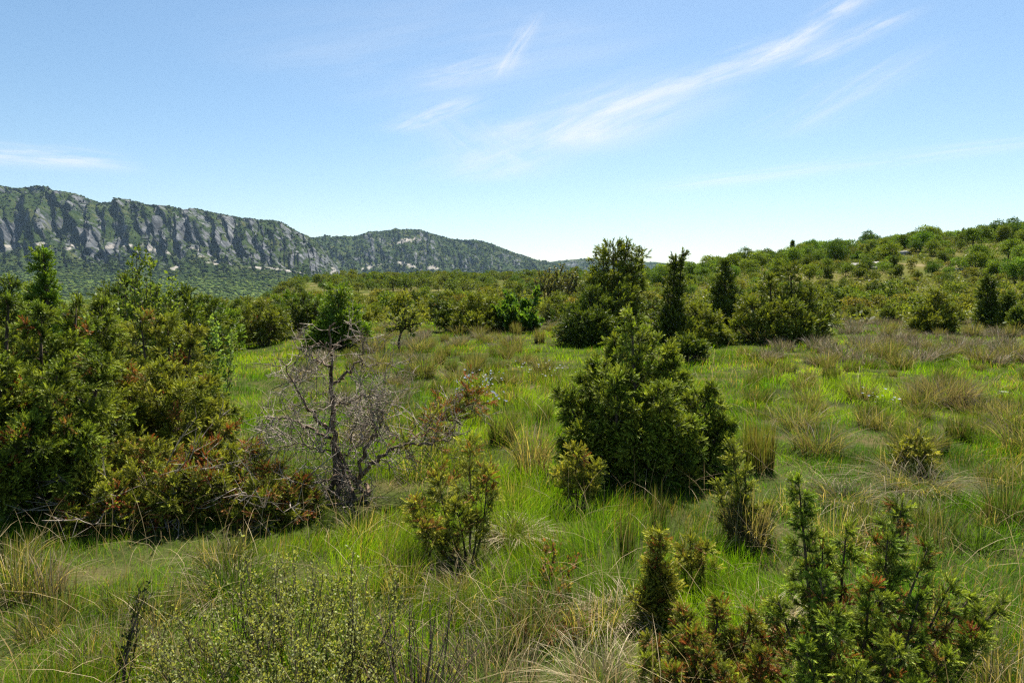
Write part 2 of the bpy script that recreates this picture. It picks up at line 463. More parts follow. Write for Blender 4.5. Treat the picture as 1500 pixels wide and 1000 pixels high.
# ================================================================== SETTING
# ---- ground: one sheet in rings round the camera, out to the far plain
def build_ground():
    rr = np.concatenate([np.linspace(0.0, 3, 8)[1:], 3 * np.power(5200 / 3, np.linspace(0, 1, 170))[1:]])
    ang = np.concatenate([np.linspace(-46, 46, 220), np.linspace(52, 308, 40)]) * PI / 180
    A, R = np.meshgrid(ang, rr)
    X = R * np.sin(A); Y = R * np.cos(A); Z = height(X, Y)
    na, nr = len(ang), len(rr)
    V = np.stack([X.ravel(), Y.ravel(), Z.ravel()], 1)
    V = np.concatenate([V, [[0, 0, float(height(0, 0))]]])
    i, j = np.meshgrid(np.arange(nr - 1), np.arange(na), indexing='ij')
    jn = (j + 1) % na
    Q = np.stack([i * na + j, (i + 1) * na + j, (i + 1) * na + jn, i * na + jn], -1).reshape(-1, 4)[:, ::-1]
    c = len(V) - 1
    T = np.array([(c, (k + 1) % na, k) for k in range(na)])
    m, nt, N, L = new_mat('meadow_soil')
    out = N.new('ShaderNodeOutputMaterial'); b = N.new('ShaderNodeBsdfPrincipled'); b.inputs['Roughness'].default_value = 1; b.inputs['Specular IOR Level'].default_value = 0.0
    tc = N.new('ShaderNodeTexCoord')
    def noise(sc, det):
        n = N.new('ShaderNodeTexNoise'); n.inputs['Scale'].default_value = sc; n.inputs['Detail'].default_value = det
        L.new(tc.outputs['Object'], n.inputs['Vector']); return n
    def ramp(src, stops):
        r = N.new('ShaderNodeValToRGB'); e = r.color_ramp.elements
        e[0].position, e[0].color = stops[0][0], (*stops[0][1], 1); e[1].position, e[1].color = stops[-1][0], (*stops[-1][1], 1)
        for p_, c_ in stops[1:-1]:
            q = e.new(p_); q.color = (*c_, 1)
        L.new(src, r.inputs['Fac']); return r
    near = ramp(noise(1.7, 8).outputs['Fac'], [(0.3, (0.022, 0.026, 0.010)), (0.5, (0.042, 0.052, 0.015)), (0.7, (0.085, 0.07, 0.032))])
    n2 = noise(0.11, 9)
    far = ramp(n2.outputs['Fac'], [(0.3, (0.045, 0.065, 0.016)), (0.47, (0.085, 0.09, 0.026)), (0.60, (0.12, 0.105, 0.04)), (0.72, (0.24, 0.20, 0.12))])
    sep = N.new('ShaderNodeSeparateXYZ'); L.new(tc.outputs['Object'], sep.inputs[0])
    mr = N.new('ShaderNodeMapRange'); mr.inputs['From Min'].default_value = 30; mr.inputs['From Max'].default_value = 48
    L.new(sep.outputs['Y'], mr.inputs['Value'])
    mx = N.new('ShaderNodeMix'); mx.data_type = 'RGBA'; L.new(mr.outputs[0], mx.inputs['Factor'])
    L.new(near.outputs[0], mx.inputs['A']); L.new(far.outputs[0], mx.inputs['B'])
    wood = ramp(noise(0.02, 8).outputs['Fac'], [(0.35, (0.030, 0.048, 0.014)), (0.65, (0.07, 0.085, 0.025))])
    m2 = N.new('ShaderNodeMapRange'); m2.inputs['From Min'].default_value = 260; m2.inputs['From Max'].default_value = 420
    L.new(sep.outputs['Y'], m2.inputs['Value'])
    mx2 = N.new('ShaderNodeMix'); mx2.data_type = 'RGBA'; L.new(m2.outputs[0], mx2.inputs['Factor'])
    L.new(mx.outputs['Result'], mx2.inputs['A']); L.new(wood.outputs[0], mx2.inputs['B'])
    L.new(mx2.outputs['Result'], b.inputs['Base Color'])
    bp = N.new('ShaderNodeBump'); bp.inputs['Distance'].default_value = 0.05; bp.inputs['Strength'].default_value = 0.8
    L.new(noise(14, 6).outputs['Fac'], bp.inputs['Height']); L.new(bp.outputs[0], b.inputs['Normal'])
    L.new(b.outputs[0], out.inputs['Surface'])
    me = make_mesh('ground', V, [T, Q], None, [m], True)
    tag(link('ground', me), kind='structure')
build_ground()

# ---- far limestone mountains
def mountain_mat():
    m, nt, N, L = new_mat('mountain_side')
    out = N.new('ShaderNodeOutputMaterial'); b = N.new('ShaderNodeBsdfPrincipled'); b.inputs['Roughness'].default_value = 1; b.inputs['Specular IOR Level'].default_value = 0
    tc = N.new('ShaderNodeTexCoord')
    att = N.new('ShaderNodeAttribute'); att.attribute_name = 'col'
    sp = N.new('ShaderNodeSeparateColor'); L.new(att.outputs['Color'], sp.inputs[0])
    def noise(sc, det, vec=None):
        n = N.new('ShaderNodeTexNoise'); n.inputs['Scale'].default_value = sc; n.inputs['Detail'].default_value = det
        L.new(vec or tc.outputs['Object'], n.inputs['Vector']); return n.outputs['Fac']
    def ramp(src, stops):
        r = N.new('ShaderNodeValToRGB'); e = r.color_ramp.elements
        e[0].position, e[0].color = stops[0][0], (*stops[0][1], 1); e[1].position, e[1].color = stops[-1][0], (*stops[-1][1], 1)
        for p_, c_ in stops[1:-1]:
            q = e.new(p_); q.color = (*c_, 1)
        L.new(src, r.inputs['Fac']); return r.outputs[0]
    mp = N.new('ShaderNodeMapping'); mp.inputs['Scale'].default_value = (1, 1, 0.3); L.new(tc.outputs['Object'], mp.inputs[0])
    rock = ramp(noise(0.05, 9, mp.outputs[0]), [(0.34, (0.04, 0.042, 0.044)), (0.5, (0.08, 0.084, 0.088)), (0.66, (0.15, 0.15, 0.15))])
    veg = ramp(noise(0.02, 9), [(0.35, (0.018, 0.030, 0.010)), (0.55, (0.035, 0.050, 0.016)), (0.7, (0.065, 0.068, 0.028))])
    md = N.new('ShaderNodeMath'); md.operation = 'ADD'
    m0 = N.new('ShaderNodeMath'); m0.operation = 'MULTIPLY_ADD'; m0.inputs[1].default_value = 2.0; m0.inputs[2].default_value = -1.0
    L.new(noise(0.045, 10, mp.outputs[0]), m0.inputs[0]); L.new(sp.outputs[0], md.inputs[0]); L.new(m0.outputs[0], md.inputs[1])
    mr = N.new('ShaderNodeMapRange'); mr.inputs['From Min'].default_value = 0.40; mr.inputs['From Max'].default_value = 0.62; L.new(md.outputs[0], mr.inputs[0])
    mx = N.new('ShaderNodeMix'); mx.data_type = 'RGBA'; L.new(mr.outputs[0], mx.inputs['Factor']); L.new(veg, mx.inputs['A']); L.new(rock, mx.inputs['B'])
    mx2 = N.new('ShaderNodeMix'); mx2.data_type = 'RGBA'; L.new(sp.outputs[1], mx2.inputs['Factor']); L.new(mx.outputs['Result'], mx2.inputs['A'])
    mx2.inputs['B'].default_value = (0.25, 0.23, 0.20, 1)
    L.new(mx2.outputs['Result'], b.inputs['Base Color'])
    bp = N.new('ShaderNodeBump'); bp.inputs['Distance'].default_value = 20; bp.inputs['Strength'].default_value = 0.9
    L.new(noise(0.03, 10, mp.outputs[0]), bp.inputs['Height']); L.new(bp.outputs[0], b.inputs['Normal'])
    L.new(b.outputs[0], out.inputs['Surface'])
    return m
M_MOUNT = mountain_mat()
M_FOREST = leaf_mat('far_forest', 0.15, 0.9, 0.0, (1.2, 1.1, 0.6), 0.01, 0.35, 0.0)

BLOB = []
for k in range(3):
    v = []
    for z, r, n in ((0.0, 0.75, 6), (0.45, 1.0, 6), (0.85, 0.62, 5)):
        for a in range(n): v.append((r * rng.uniform(0.8, 1.2) * math.cos(a * 2 * PI / n + z), r * rng.uniform(0.8, 1.2) * math.sin(a * 2 * PI / n + z), z + rng.uniform(-0.1, 0.1)))
    v.append((0, 0, 1.1)); v = np.array(v); t = []
    for a in range(6): t += [(a, (a + 1) % 6, 6 + (a + 1) % 6), (a, 6 + (a + 1) % 6, 6 + a)]
    for a in range(6): t.append((6 + a, 6 + (a + 1) % 6, 12 + (a * 5 // 6)))
    for a in range(5):
        t.append((12 + a, 12 + (a + 1) % 5, 17))
        t.append((12 + a, 6 + ((a + 1) * 6 // 5) % 6, 12 + (a + 1) % 5))
    BLOB.append((v, np.array(t), np.clip(v[:, 2], 0, 1) * 0.5))

forest_geo = Geo()
def forest(pts, size, seed, dark=None):
    n = len(pts)
    for k in range(3):
        sel = np.arange(n) % 3 == k
        p = pts[sel]; s = size[sel]
        M = frames(np.tile([[0, 0, 1.0]], (len(p), 1))) * np.stack([s, s, s * rng.uniform(0.7, 1.1, len(p))], 1)[:, None, :]
        q = rng.uniform(0, 1, (len(p), 1)) ** 1.5
        ca = np.array([[0.020, 0.036, 0.010]]) * (1 - q) + np.array([[0.075, 0.098, 0.022]]) * q
        if dark is not None: ca = ca * dark[sel][:, None]
        v, t, kk = BLOB[k]
        inst(forest_geo, v, t, None, kk, p - np.array([0, 0, 0.3]) * s[:, None], M, ca, ca * 1.25)

def mountain(name, sky, foot, crest, zfoot, knots, butt, rockbias, ntree, scree=(), seed=0, jag=4.0):
    """sky: skyline as (px, py); knots: (t, fraction of the height) of the slope's profile"""
    us = np.arange(sky[0][0], sky[-1][0] + 0.1, 1.6)
    ts = np.concatenate([np.linspace(0, 1, 130), np.linspace(1.03, 1.35, 6)])
    U, T = np.meshgrid(us, ts)
    zs = CAM_H + (420 - np.interp(us, *zip(*sky))) / 1000.0 * crest
    zs = zs + (fbm(us * 0.05, us * 0 + seed, 4, seed) - 0.5) * 2 * jag * sstep(us[0], us[0] + 40, us)
    tt = np.minimum(T, 1)
    pr = np.interp(tt, *zip(*knots))
    Z = zfoot + (zs[None] - zfoot) * pr
    D = foot + (crest - foot) * T
    cl = sstep(0.25, 0.6, tt) * (1 - sstep(0.93, 1.0, tt))
    wx = U * 0.042 + T * 1.6 * (fbm(U * 0.012, U * 0, 2, seed + 44) - 0.35) * 3 + 2.2 * fbm(U * 0.02, T * 3, 3, seed + 40)
    bt = 1 - np.abs(fbm(wx, T * 2.2 + 3, 3, seed + 3) * 2 - 1) * 2
    bt2 = fbm(U * 0.12 + T * 3, T * 7, 5, seed + 5) - 0.5
    D = D - cl * butt * 0.20 * (bt - 0.5) * (0.4 + 1.2 * fbm(U * 0.018, T * 2, 2, seed + 50)) - cl * butt * 0.55 * bt2
    D = D - cl * 52 * (fbm(U * 0.42, T * 14, 3, seed + 6) - 0.5) * (crest / 2200)
    Z = Z + cl * (fbm(U * 0.06, T * 9, 4, seed + 8) - 0.5) * (zs[None] - zfoot) * 0.20
    Z = np.where(T > 1, zs[None] - (T - 1) * (zs[None] - zfoot) * 2.4, Z)
    X = (U - 750) / 1000.0 * (foot + (crest - foot) * T)
    P = np.stack([X, D, Z], -1)
    gu = np.gradient(P, axis=1); gt = np.gradient(P, axis=0)
    nn = nrm(np.cross(gu, gt))
    steep = 1 - np.abs(nn[..., 2])
    rock = sstep(0.15, 0.7, steep) * 0.55 + cl * (rockbias + 0.15) + (fbm(U * 0.05, T * 4, 3, seed + 11) - 0.5) * 1.0 * cl + (fbm(U * 0.16 + T * 3, T * 7, 4, seed + 13) - 0.5) * 1.0 * cl
    rock = np.clip(rock * cl ** 0.5, 0, 1)
    # pale scree and quarry scars at the cliff foot, where the photograph shows them
    sc = np.zeros_like(U)
    VV = 420 - (Z - CAM_H) / D * 1000
    for (su, sv, sw, sh, sl) in scree:
        a = (U - su) / sw; b = (VV - sv - (U - su) * sl) / sh
        w = fbm(U * 0.22 + su, VV * 0.3, 4, seed + 21) - 0.5
        sc = np.maximum(sc, 1 - sstep(0.5, 0.85, (a * a + b * b) * (1 + 1.2 * np.sign(b * -1)  * 0.3) + 0.25 + w * 3.4))
    nt_, nu = U.shape
    C = np.stack([rock, sc, np.zeros_like(rock)], -1).reshape(-1, 3)
    i, j = np.meshgrid(np.arange(nt_ - 1), np.arange(nu - 1), indexing='ij')
    Q = np.stack([i * nu + j, i * nu + j + 1, (i + 1) * nu + j + 1, (i + 1) * nu + j], -1).reshape(-1, 4)
    me = make_mesh(name, P.reshape(-1, 3), [Q], C, [M_MOUNT], True)
    tag(link(name, me), kind='structure')
    # trees on everything that is not bare rock
    ti = rng.integers(0, 130, ntree * 3); ui = rng.integers(0, nu, ntree * 3)
    keep = (rock[ti, ui] + rng.uniform(-0.25, 0.25, len(ti)) < 0.42) & (sc[ti, ui] < 0.3)
    ti, ui = ti[keep][:ntree], ui[keep][:ntree]
    p = P[ti, ui] + np.stack([rng.uniform(-3, 3, len(ti)), rng.uniform(-3, 3, len(ti)), np.zeros(len(ti))], 1)
    sz = rng.uniform(1.8, 5.2, len(ti)) * (crest / 2300) * (1.25 - 0.5 * ti / 130)
    forest(p, sz, seed, np.interp(ti, [0, 40, 60, 130], [1.45, 1.3, 0.6, 0.6]) * rng.uniform(0.7, 1.3, len(ti)))

SKY3 = [(740, 392), (780, 386), (830, 381), (870, 378), (910, 382), (960, 384), (1000, 389), (1060, 394), (1120, 402)]
SKY2 = [(400, 400), (430, 372), (455, 349), (480, 348), (520, 347), (540, 342), (560, 339), (580, 338), (600, 337), (615, 338), (640, 345), (660, 350), (680, 352), (705, 354), (720, 357), (750, 370), (790, 382), (840, 392), (900, 404)]
SKY1 = [(-320, 240), (-120, 258), (0, 274), (20, 276), (40, 279), (70, 278), (100, 284), (145, 295), (155, 299), (190, 297), (220, 300), (260, 307), (275, 309), (290, 306), (310, 312), (340, 317), (370, 321), (400, 325), (415, 328), (430, 335), (450, 346), (465, 357), (480, 372), (495, 391), (505, 408), (520, 420)]
mountain('mountain_range', SKY3, 2600, 3600, -20, [(0, 0), (0.5, 0.35), (1, 1)], 60, 0.1, 2600, seed=31)
mountain('mountain_dome', SKY2, 1900, 2900, -25, [(0, 0), (0.3, 0.14), (0.55, 0.45), (0.8, 0.85), (1, 1)], 130, -0.06, 9000,
         scree=[(600, 388, 14, 4, 0.3), (634, 392, 8, 3, 0), (670, 398, 7, 4, 0), (545, 390, 14, 3, -0.2), (600, 352, 18, 4, -0.2)], seed=17)
mountain('mountain_cliff', SKY1, 1250, 2200, -22, [(0, 0.0), (0.32, 0.16), (0.5, 0.33), (0.58, 0.42), (0.72, 0.72), (0.86, 0.92), (1, 1)], 150, 0.15, 15000,
         scree=[(108, 357, 7, 6, -0.7), (127, 374, 5, 4, -0.8), (168, 361, 12, 4, 0.1), (200, 361, 9, 5, 0.5), (222, 363, 14, 5, 0.2), (252, 369, 5, 4, 0), (292, 368, 8, 4, 0.7),
                (322, 384, 11, 4, 0), (262, 391, 9, 3, -0.2), (378, 392, 12, 2, 0.1), (415, 395, 30, 1.6, 0.15), (489, 398, 5, 9, -0.6), (267, 337, 4, 14, -1.5), (70, 357, 7, 3, 0), (20, 362, 6, 3, 0)], seed=3)

# wooded plain between the near ridge and the mountain foot
n = 9000
px = rng.uniform(-150, 1000, n); dd_ = 300 * np.power(1300 / 300, rng.uniform(0, 1, n))
x = (px - 750) / 1000 * dd_
z = height(x, dd_)
forest(np.stack([x, dd_, z], 1), rng.uniform(1.4, 3.4, n), 77, rng.uniform(1.0, 1.6, n))
fo = link('forest', forest_geo.mesh('forest', M_FOREST))
tag(fo, 'dark green woodland covering the valley and the mountain slopes below the cliffs', 'forest', kind='stuff')

# ---- sky and light
SUN_AZ, SUN_EL = math.radians(15), math.radians(58)
def build_sky():
    w = bpy.data.worlds.new('World'); scene.world = w; w.use_nodes = True
    nt = w.node_tree; N = nt.nodes; L = nt.links; N.clear()
    out = N.new('ShaderNodeOutputWorld'); bg = N.new('ShaderNodeBackground')
    sky = N.new('ShaderNodeTexSky'); sky.sky_type = 'NISHITA'; sky.sun_disc = False
    sky.sun_elevation = SUN_EL; sky.sun_rotation = SUN_AZ
    sky.altitude = 150; sky.air_density = SKY_AIR; sky.dust_density = SKY_DUST; sky.ozone_density = SKY_OZONE
    tc = N.new('ShaderNodeTexCoord'); sep = N.new('ShaderNodeSeparateXYZ'); L.new(tc.outputs['Generated'], sep.inputs[0])
    def math_(op, a, b=None, c=None, clamp=False):
        n = N.new('ShaderNodeMath'); n.operation = op; n.use_clamp = clamp
        for k, v in enumerate((a, b, c)):
            if v is None: continue
            if isinstance(v, (int, float)): n.inputs[k].default_value = v
            else: L.new(v, n.inputs[k])
        return n.outputs[0]
    zc = math_('MAXIMUM', sep.outputs['Z'], 0.03)
    X = math_('DIVIDE', sep.outputs['X'], zc); Y = math_('DIVIDE', sep.outputs['Y'], zc)
    def plane(px, py):
        r = ray(px, py); return np.array([r[0] / r[2], r[1] / r[2]])
    total = None
    for (x0, y0, x1, y1, wpx, amp, fs, fw, seed) in CIRRUS:
        A = plane(x0, y0); B = plane(x1, y1)
        e = np.array([-(y1 - y0), x1 - x0]) / math.hypot(x1 - x0, y1 - y0) * wpx
        d = B - A; Ln = np.linalg.norm(d); d = d / Ln; nn = np.array([-d[1], d[0]])
        wA = abs(np.dot(plane(x0 + e[0], y0 + e[1]) - A, nn)); wB = abs(np.dot(plane(x1 + e[0], y1 + e[1]) - B, nn))
        rx = math_('SUBTRACT', X, float(A[0])); ry = math_('SUBTRACT', Y, float(A[1]))
        s = math_('DIVIDE', math_('ADD', math_('MULTIPLY', rx, float(d[0])), math_('MULTIPLY', ry, float(d[1]))), float(Ln))
        t = math_('ADD', math_('MULTIPLY', rx, float(nn[0])), math_('MULTIPLY', ry, float(nn[1])))
        wd = math_('MAXIMUM', math_('MULTIPLY_ADD', s, float(wB - wA), float(wA)), float(min(wA, wB) * 0.5))
        q = math_('DIVIDE', t, wd)
        cb = N.new('ShaderNodeCombineXYZ'); L.new(s, cb.inputs[0]); L.new(q, cb.inputs[1]); cb.inputs[2].default_value = seed
        mp = N.new('ShaderNodeMapping'); mp.inputs['Scale'].default_value = (fs, fw, 1); L.new(cb.outputs[0], mp.inputs[0])
        no = N.new('ShaderNodeTexNoise'); no.inputs['Scale'].default_value = 1; no.inputs['Detail'].default_value = 5; no.inputs['Roughness'].default_value = 0.62; no.inputs['Distortion'].default_value = 0.35
        L.new(mp.outputs[0], no.inputs['Vector'])
        q2 = math_('ADD', q, math_('MULTIPLY_ADD', no.outputs['Fac'], 1.4, -0.7))
        g = math_('POWER', 2.718, math_('MULTIPLY', math_('MULTIPLY', q2, q2), -1.0))
        def smooth(a, b, v):
            r = N.new('ShaderNodeMapRange'); r.interpolation_type = 'SMOOTHSTEP'; r.inputs['From Min'].default_value = a; r.inputs['From Max'].default_value = b
            L.new(v, r.inputs[0]); return r.outputs[0]
        ends = math_('MULTIPLY', smooth(-0.25, 0.25, s), smooth(1.2, 0.75, s))
        f = math_('MULTIPLY', math_('MULTIPLY', g, ends), math_('MULTIPLY', smooth(0.22, 0.85, no.outputs['Fac']), amp * 1.05))
        total = f if total is None else math_('SUBTRACT', math_('ADD', total, f), math_('MULTIPLY', total, f))
    above = N.new('ShaderNodeMapRange'); above.inputs['From Min'].default_value = 0.03; above.inputs['From Max'].default_value = 0.10
    L.new(sep.outputs['Z'], above.inputs[0])
    fac = math_('MULTIPLY', total, above.outputs[0], clamp=True)
    mx = N.new('ShaderNodeMix'); mx.data_type = 'RGBA'; L.new(fac, mx.inputs['Factor'])
    gm = N.new('ShaderNodeHueSaturation'); gm.inputs['Saturation'].default_value = SKY_SAT; gm.inputs['Hue'].default_value = SKY_HUE
    L.new(sky.outputs[0], gm.inputs['Color'])
    L.new(gm.outputs[0], mx.inputs['A']); mx.inputs['B'].default_value = (CLOUD, CLOUD, CLOUD * 1.01, 1)
    L.new(mx.outputs['Result'], bg.inputs['Color']); bg.inputs['Strength'].default_value = SKY_STR
    L.new(bg.outputs[0], out.inputs['Surface'])
CIRRUS = [
    (815, 214, 1020, 120, 36, 1.0, 1.3, 1.0, 1), (940, 148, 1195, 60, 16, 0.85, 2.0, 0.9, 2), (1110, 95, 1272, -10, 13, 0.9, 2.4, 0.9, 3),
    (630, 125, 765, 85, 18, 0.5, 1.5, 1.4, 4), (735, 108, 784, 30, 10, 0.6, 1.6, 1.2, 5), (585, 190, 695, 146, 13, 0.6, 1.6, 1.3, 6),
    (640, 175, 735, 260, 34, 0.32, 1.3, 1.8, 7), (-120, 224, 175, 239, 12, 0.9, 2.2, 1.0, 8), (980, 275, 1560, 203, 9, 0.5, 2.4, 1.2, 9),
    (1150, 195, 1350, 78, 24, 0.35, 1.6, 1.8, 11), (1180, 95, 1335, 16, 11, 0.5, 1.8, 1.2, 12), (500, 130, 940, 50, 60, 0.22, 1.3, 1.8, 13), (690, 262, 900, 170, 34, 0.4, 1.3, 1.8, 14),
]
SKY_AIR, SKY_DUST, SKY_OZONE, SKY_SAT, SKY_HUE = 1.0, 0.6, 1.3, 1.14, 0.494
SKY_STR = 0.05; CLOUD = 7.2; SUN_STR = 5.0; EXPOSURE = 1.45
build_sky()
scene.world.cycles.sampling_method = 'MANUAL'; scene.world.cycles.sample_map_resolution = 256
sd = bpy.data.lights.new('sun', 'SUN'); sd.energy = SUN_STR; sd.angle = math.radians(0.53); sd.color = (1.0, 0.95, 0.86)
so = bpy.data.objects.new('sun', sd); COL.objects.link(so)
sv = np.array([math.sin(SUN_AZ) * math.cos(SUN_EL), math.cos(SUN_AZ) * math.cos(SUN_EL), math.sin(SUN_EL)])
import mathutils
so.rotation_euler = mathutils.Vector(-sv).to_track_quat('-Z', 'Y').to_euler()
so.location = (0, 0, 30)

# ---- camera
cd = bpy.data.cameras.new('camera'); cam = bpy.data.objects.new('camera', cd); COL.objects.link(cam)
cam.location = (0, 0, CAM_H); cam.rotation_euler = (PI / 2 - PITCH, 0, 0)
cd.sensor_width = 36; cd.sensor_fit = 'HORIZONTAL'; cd.lens = 24; cd.clip_start = 0.05; cd.clip_end = 20000
scene.camera = cam
vs = scene.view_settings
scene.display_settings.display_device = 'sRGB'
vs.view_transform = 'Standard'; vs.look = 'None'; vs.exposure = EXPOSURE; vs.gamma = 1
cy = scene.cycles
cy.max_bounces = 8; cy.diffuse_bounces = 2; cy.glossy_bounces = 2; cy.transmission_bounces = 4; cy.volume_bounces = 0; cy.transparent_max_bounces = 4
cy.sample_clamp_indirect = 6; cy.filter_width = 1.3; cy.use_denoising = False; cy.use_adaptive_sampling = False
# ================================================================== NEAR PLANTS
# ---- meadow grass: nobody could count it
def grass_fields(x, y):
    lush = fbm(x * 0.33 + 11, y * 0.22, 3, 61)
    straw = fbm(x * 0.8 - 4, y * 0.6, 3, 67)
    tall = fbm(x * 1.1, y * 1.1, 3, 71)
    return lush, straw, tall

def build_grass():
    n = 640000
    px = rng.uniform(-190, 1690, n)
    d = 1.75 * np.power(37 / 1.75, rng.uniform(0, 1, n))
    x = (px - 750) / 1000 * d; y = d
    lush, straw, tall = grass_fields(x, y)
    clump = fbm(x * 2.6, y * 2.6, 3, 73)
    keep = clump + rng.uniform(-0.22, 0.22, n) > 0.40
    x, y, d, lush, straw, tall, px = [a[keep] for a in (x, y, d, lush, straw, tall, px)]
    n = len(x); z = height(x, y)
    short = sstep(9, 16, d)
    worn = np.ones(n)
    for (qx, qy, qr) in ((505, 735, 0.75), (470, 775, 0.5), (395, 768, 0.6), (200, 775, 0.8), (690, 815, 0.45), (850, 750, 0.25), (1090, 795, 0.3)):
        gq = ground(qx, qy); worn = np.minimum(worn, 0.35 + 0.65 * sstep(0.3, 1.0, np.hypot(x - gq[0], y - gq[1]) / qr))
    h = worn * (0.055 + 0.15 * sstep(0.32, 0.68, tall)) * rng.uniform(0.5, 1.3, n) * (1 - 0.15 * short) * (0.45 + 1.15 * fbm(x * 1.9 + 5, y * 1.4, 2, 99))
    w = np.maximum(0.0024, 0.00062 * d) * rng.uniform(0.7, 1.3, n)
    la = fbm(x * 0.7, y * 0.7, 2, 81) * 4 * PI + rng.normal(size=n) * 0.9
    lean = np.stack([np.cos(la), np.sin(la)], 1)
    bend = np.clip(rng.normal(0.45, 0.28, n), 0.05, 1.25)
    s = sstep(0.46, 0.62, straw + 0.05 * short * (fbm(x * 0.45, y * 0.45, 2, 95) - 0.3) * 4 + 0.10 * sstep(3.6, 2.6, d) + rng.normal(size=n) * 0.06)[:, None]
    yel = np.clip(sstep(0.35, 0.65, lush) * 0.8 + rng.normal(size=n) * 0.2 + 0.35 * short, 0, 1)[:, None]
    g0 = np.array([0.060, 0.155, 0.012]); g1 = np.array([0.195, 0.295, 0.016]); st = np.array([0.27, 0.21, 0.085])
    tip = (g0 * (1 - yel) + g1 * yel)
    dry = (rng.uniform(size=(n, 1)) < 0.025 + 0.19 * s)
    j = rng.uniform(0.7, 1.3, (n, 1))
    patch = 0.50 + 0.95 * fbm(x * 1.7, y * 1.7, 3, 93)[:, None]
    tip = np.where(dry, st * j, tip * j * patch)
    root = np.where(dry, tip * 0.9, tip * np.array([0.75, 0.8, 0.7]))
    g = Geo()
    blades(g, np.stack([x, y, z - 0.01], 1), h, w, lean, bend, rng.uniform(0, PI, n), root, tip * np.array([1.15, 1.1, 1.0]), 3)
    o = link('grass', g.mesh('grass', M_GRASS))
    tag(o, 'bright green meadow grass filling the open ground between the bushes', 'grass', kind='stuff')
    # loose dry stalks lying and standing through it
    n = 3600
    px = rng.uniform(-150, 1650, n); d = 1.9 * np.power(16 / 1.9, rng.uniform(0, 1, n))
    x = (px - 750) / 1000 * d; y = d; z = height(x, y)
    la = rng.uniform(0, 2 * PI, n)
    st = np.array([0.42, 0.33, 0.17]) * rng.uniform(0.5, 1.15, (n, 1))
    g = Geo()
    blades(g, np.stack([x, y, z], 1), rng.uniform(0.2, 0.55, n), np.maximum(0.0026, 0.0005 * d), np.stack([np.cos(la), np.sin(la)], 1),
           np.clip(rng.normal(0.75, 0.35, n), 0.1, 1.5), rng.uniform(0, PI, n), st, st * 1.1, 4)
    o = link('dry_grass', g.mesh('dry_grass', M_STRAW))
    tag(o, 'pale straw coloured dry stalks scattered through the green meadow', 'dry grass', kind='stuff')
build_grass()

# ---- tufts
def tuft_geo(n, h, spread, bendm, bends, cols, w, segs=4, droop=0.0, base_r=0.08, center=(0, 0, 0)):
    """cols: list of (weight, root colour, tip colour)"""
    a = rng.uniform(0, 2 * PI, n); r = base_r * np.sqrt(rng.uniform(0, 1, n))
    b = np.stack([r * np.cos(a), r * np.sin(a), np.full(n, -0.02)], 1) + np.asarray(center)
    la = a + rng.normal(size=n) * 0.7
    k = rng.choice(len(cols), n, p=np.array([c[0] for c in cols]) / sum(c[0] for c in cols))
    j = rng.uniform(0.7, 1.25, (n, 1))
    ca = np.array([c[1] for c in cols])[k] * j; cb = np.array([c[2] for c in cols])[k] * j
    g = Geo()
    blades(g, b, h * rng.uniform(0.45, 1.1, n), np.full(n, w) * rng.uniform(0.7, 1.3, n), np.stack([np.cos(la), np.sin(la)], 1) * spread,
           np.clip(rng.normal(bendm, bends, n), 0.02, 1.7), rng.uniform(0, PI, n), ca, cb, segs, droop)
    return g
GR = (0.055, 0.085, 0.022); GT = (0.12, 0.13, 0.045); BR = (0.095, 0.075, 0.048); BT = (0.19, 0.16, 0.115); SR = (0.30, 0.23, 0.12); STP = (0.46, 0.38, 0.24); GY = (0.20, 0.165, 0.13)

# dry arching tussocks and upright rush tufts of the foreground, each with its own look
def tuft(px, py, label, name, cat, n, h, spread, bm, bs, cols, w=0.0035, droop=0.0, br=0.08, group=None, segs=5):
    p = ground(px, py)
    g = tuft_geo(n, h, spread, bm, bs, cols, w, segs, droop, br)
    o = link(name, g.mesh(name, M_STRAW if cols[0][1][0] > 0.15 else M_GRASS)); o.location = p
    return tag(o, label, cat, group)
DRY = [(3, SR, STP), (1, BR, STP)]
MIX = [(2, GR, GT), (2, BR, BT), (0.5, SR, STP)]
RUSH = [(3, (0.03, 0.055, 0.016), (0.075, 0.095, 0.03)), (1, BR, BT)]
tuft(905, 905, 'pale dry tussock with blades arching over like combed hair beside the small columnar juniper', 'dry_tussock', 'grass tussock', 380, 0.24, 1.0, 0.95, 0.25, DRY, 0.004, 0.12, 0.12)
tuft(755, 790, 'pale domed dry tussock in green grass just right of the yellowish juniper sapling', 'dry_tussock', 'grass tussock', 380, 0.24, 1.1, 0.95, 0.25, DRY, 0.0045, 0.15, 0.14)
tuft(1235, 735, 'flattened grey straw tussock on the right of the meadow behind the two-pronged juniper', 'dry_tussock', 'grass tussock', 420, 0.34, 1.25, 1.1, 0.3, MIX + DRY[1:], 0.0045, 0.1, 0.22)
tuft(1345, 715, 'wide fan of bleached grass lying over near the right edge of the meadow', 'dry_tussock', 'grass tussock', 520, 0.42, 1.3, 1.15, 0.3, MIX + DRY[1:], 0.0045, 0.1, 0.30)
tuft(335, 872, 'brown matted grass mound with a dark hollow beneath it in the left foreground', 'dry_tussock', 'grass tussock', 700, 0.27, 1.1, 0.85, 0.3, [(2, BR, BT), (2, GR, GT), (1, SR, STP)], 0.004, 0.12, 0.22)
tuft(690, 872, 'brown tangled tussock with straw blades at the foot of the yellowish juniper sapling', 'dry_tussock', 'grass tussock', 650, 0.25, 1.2, 0.85, 0.3, [(3, BR, BT), (1, GR, GT), (1.5, SR, STP)], 0.004, 0.1, 0.25)
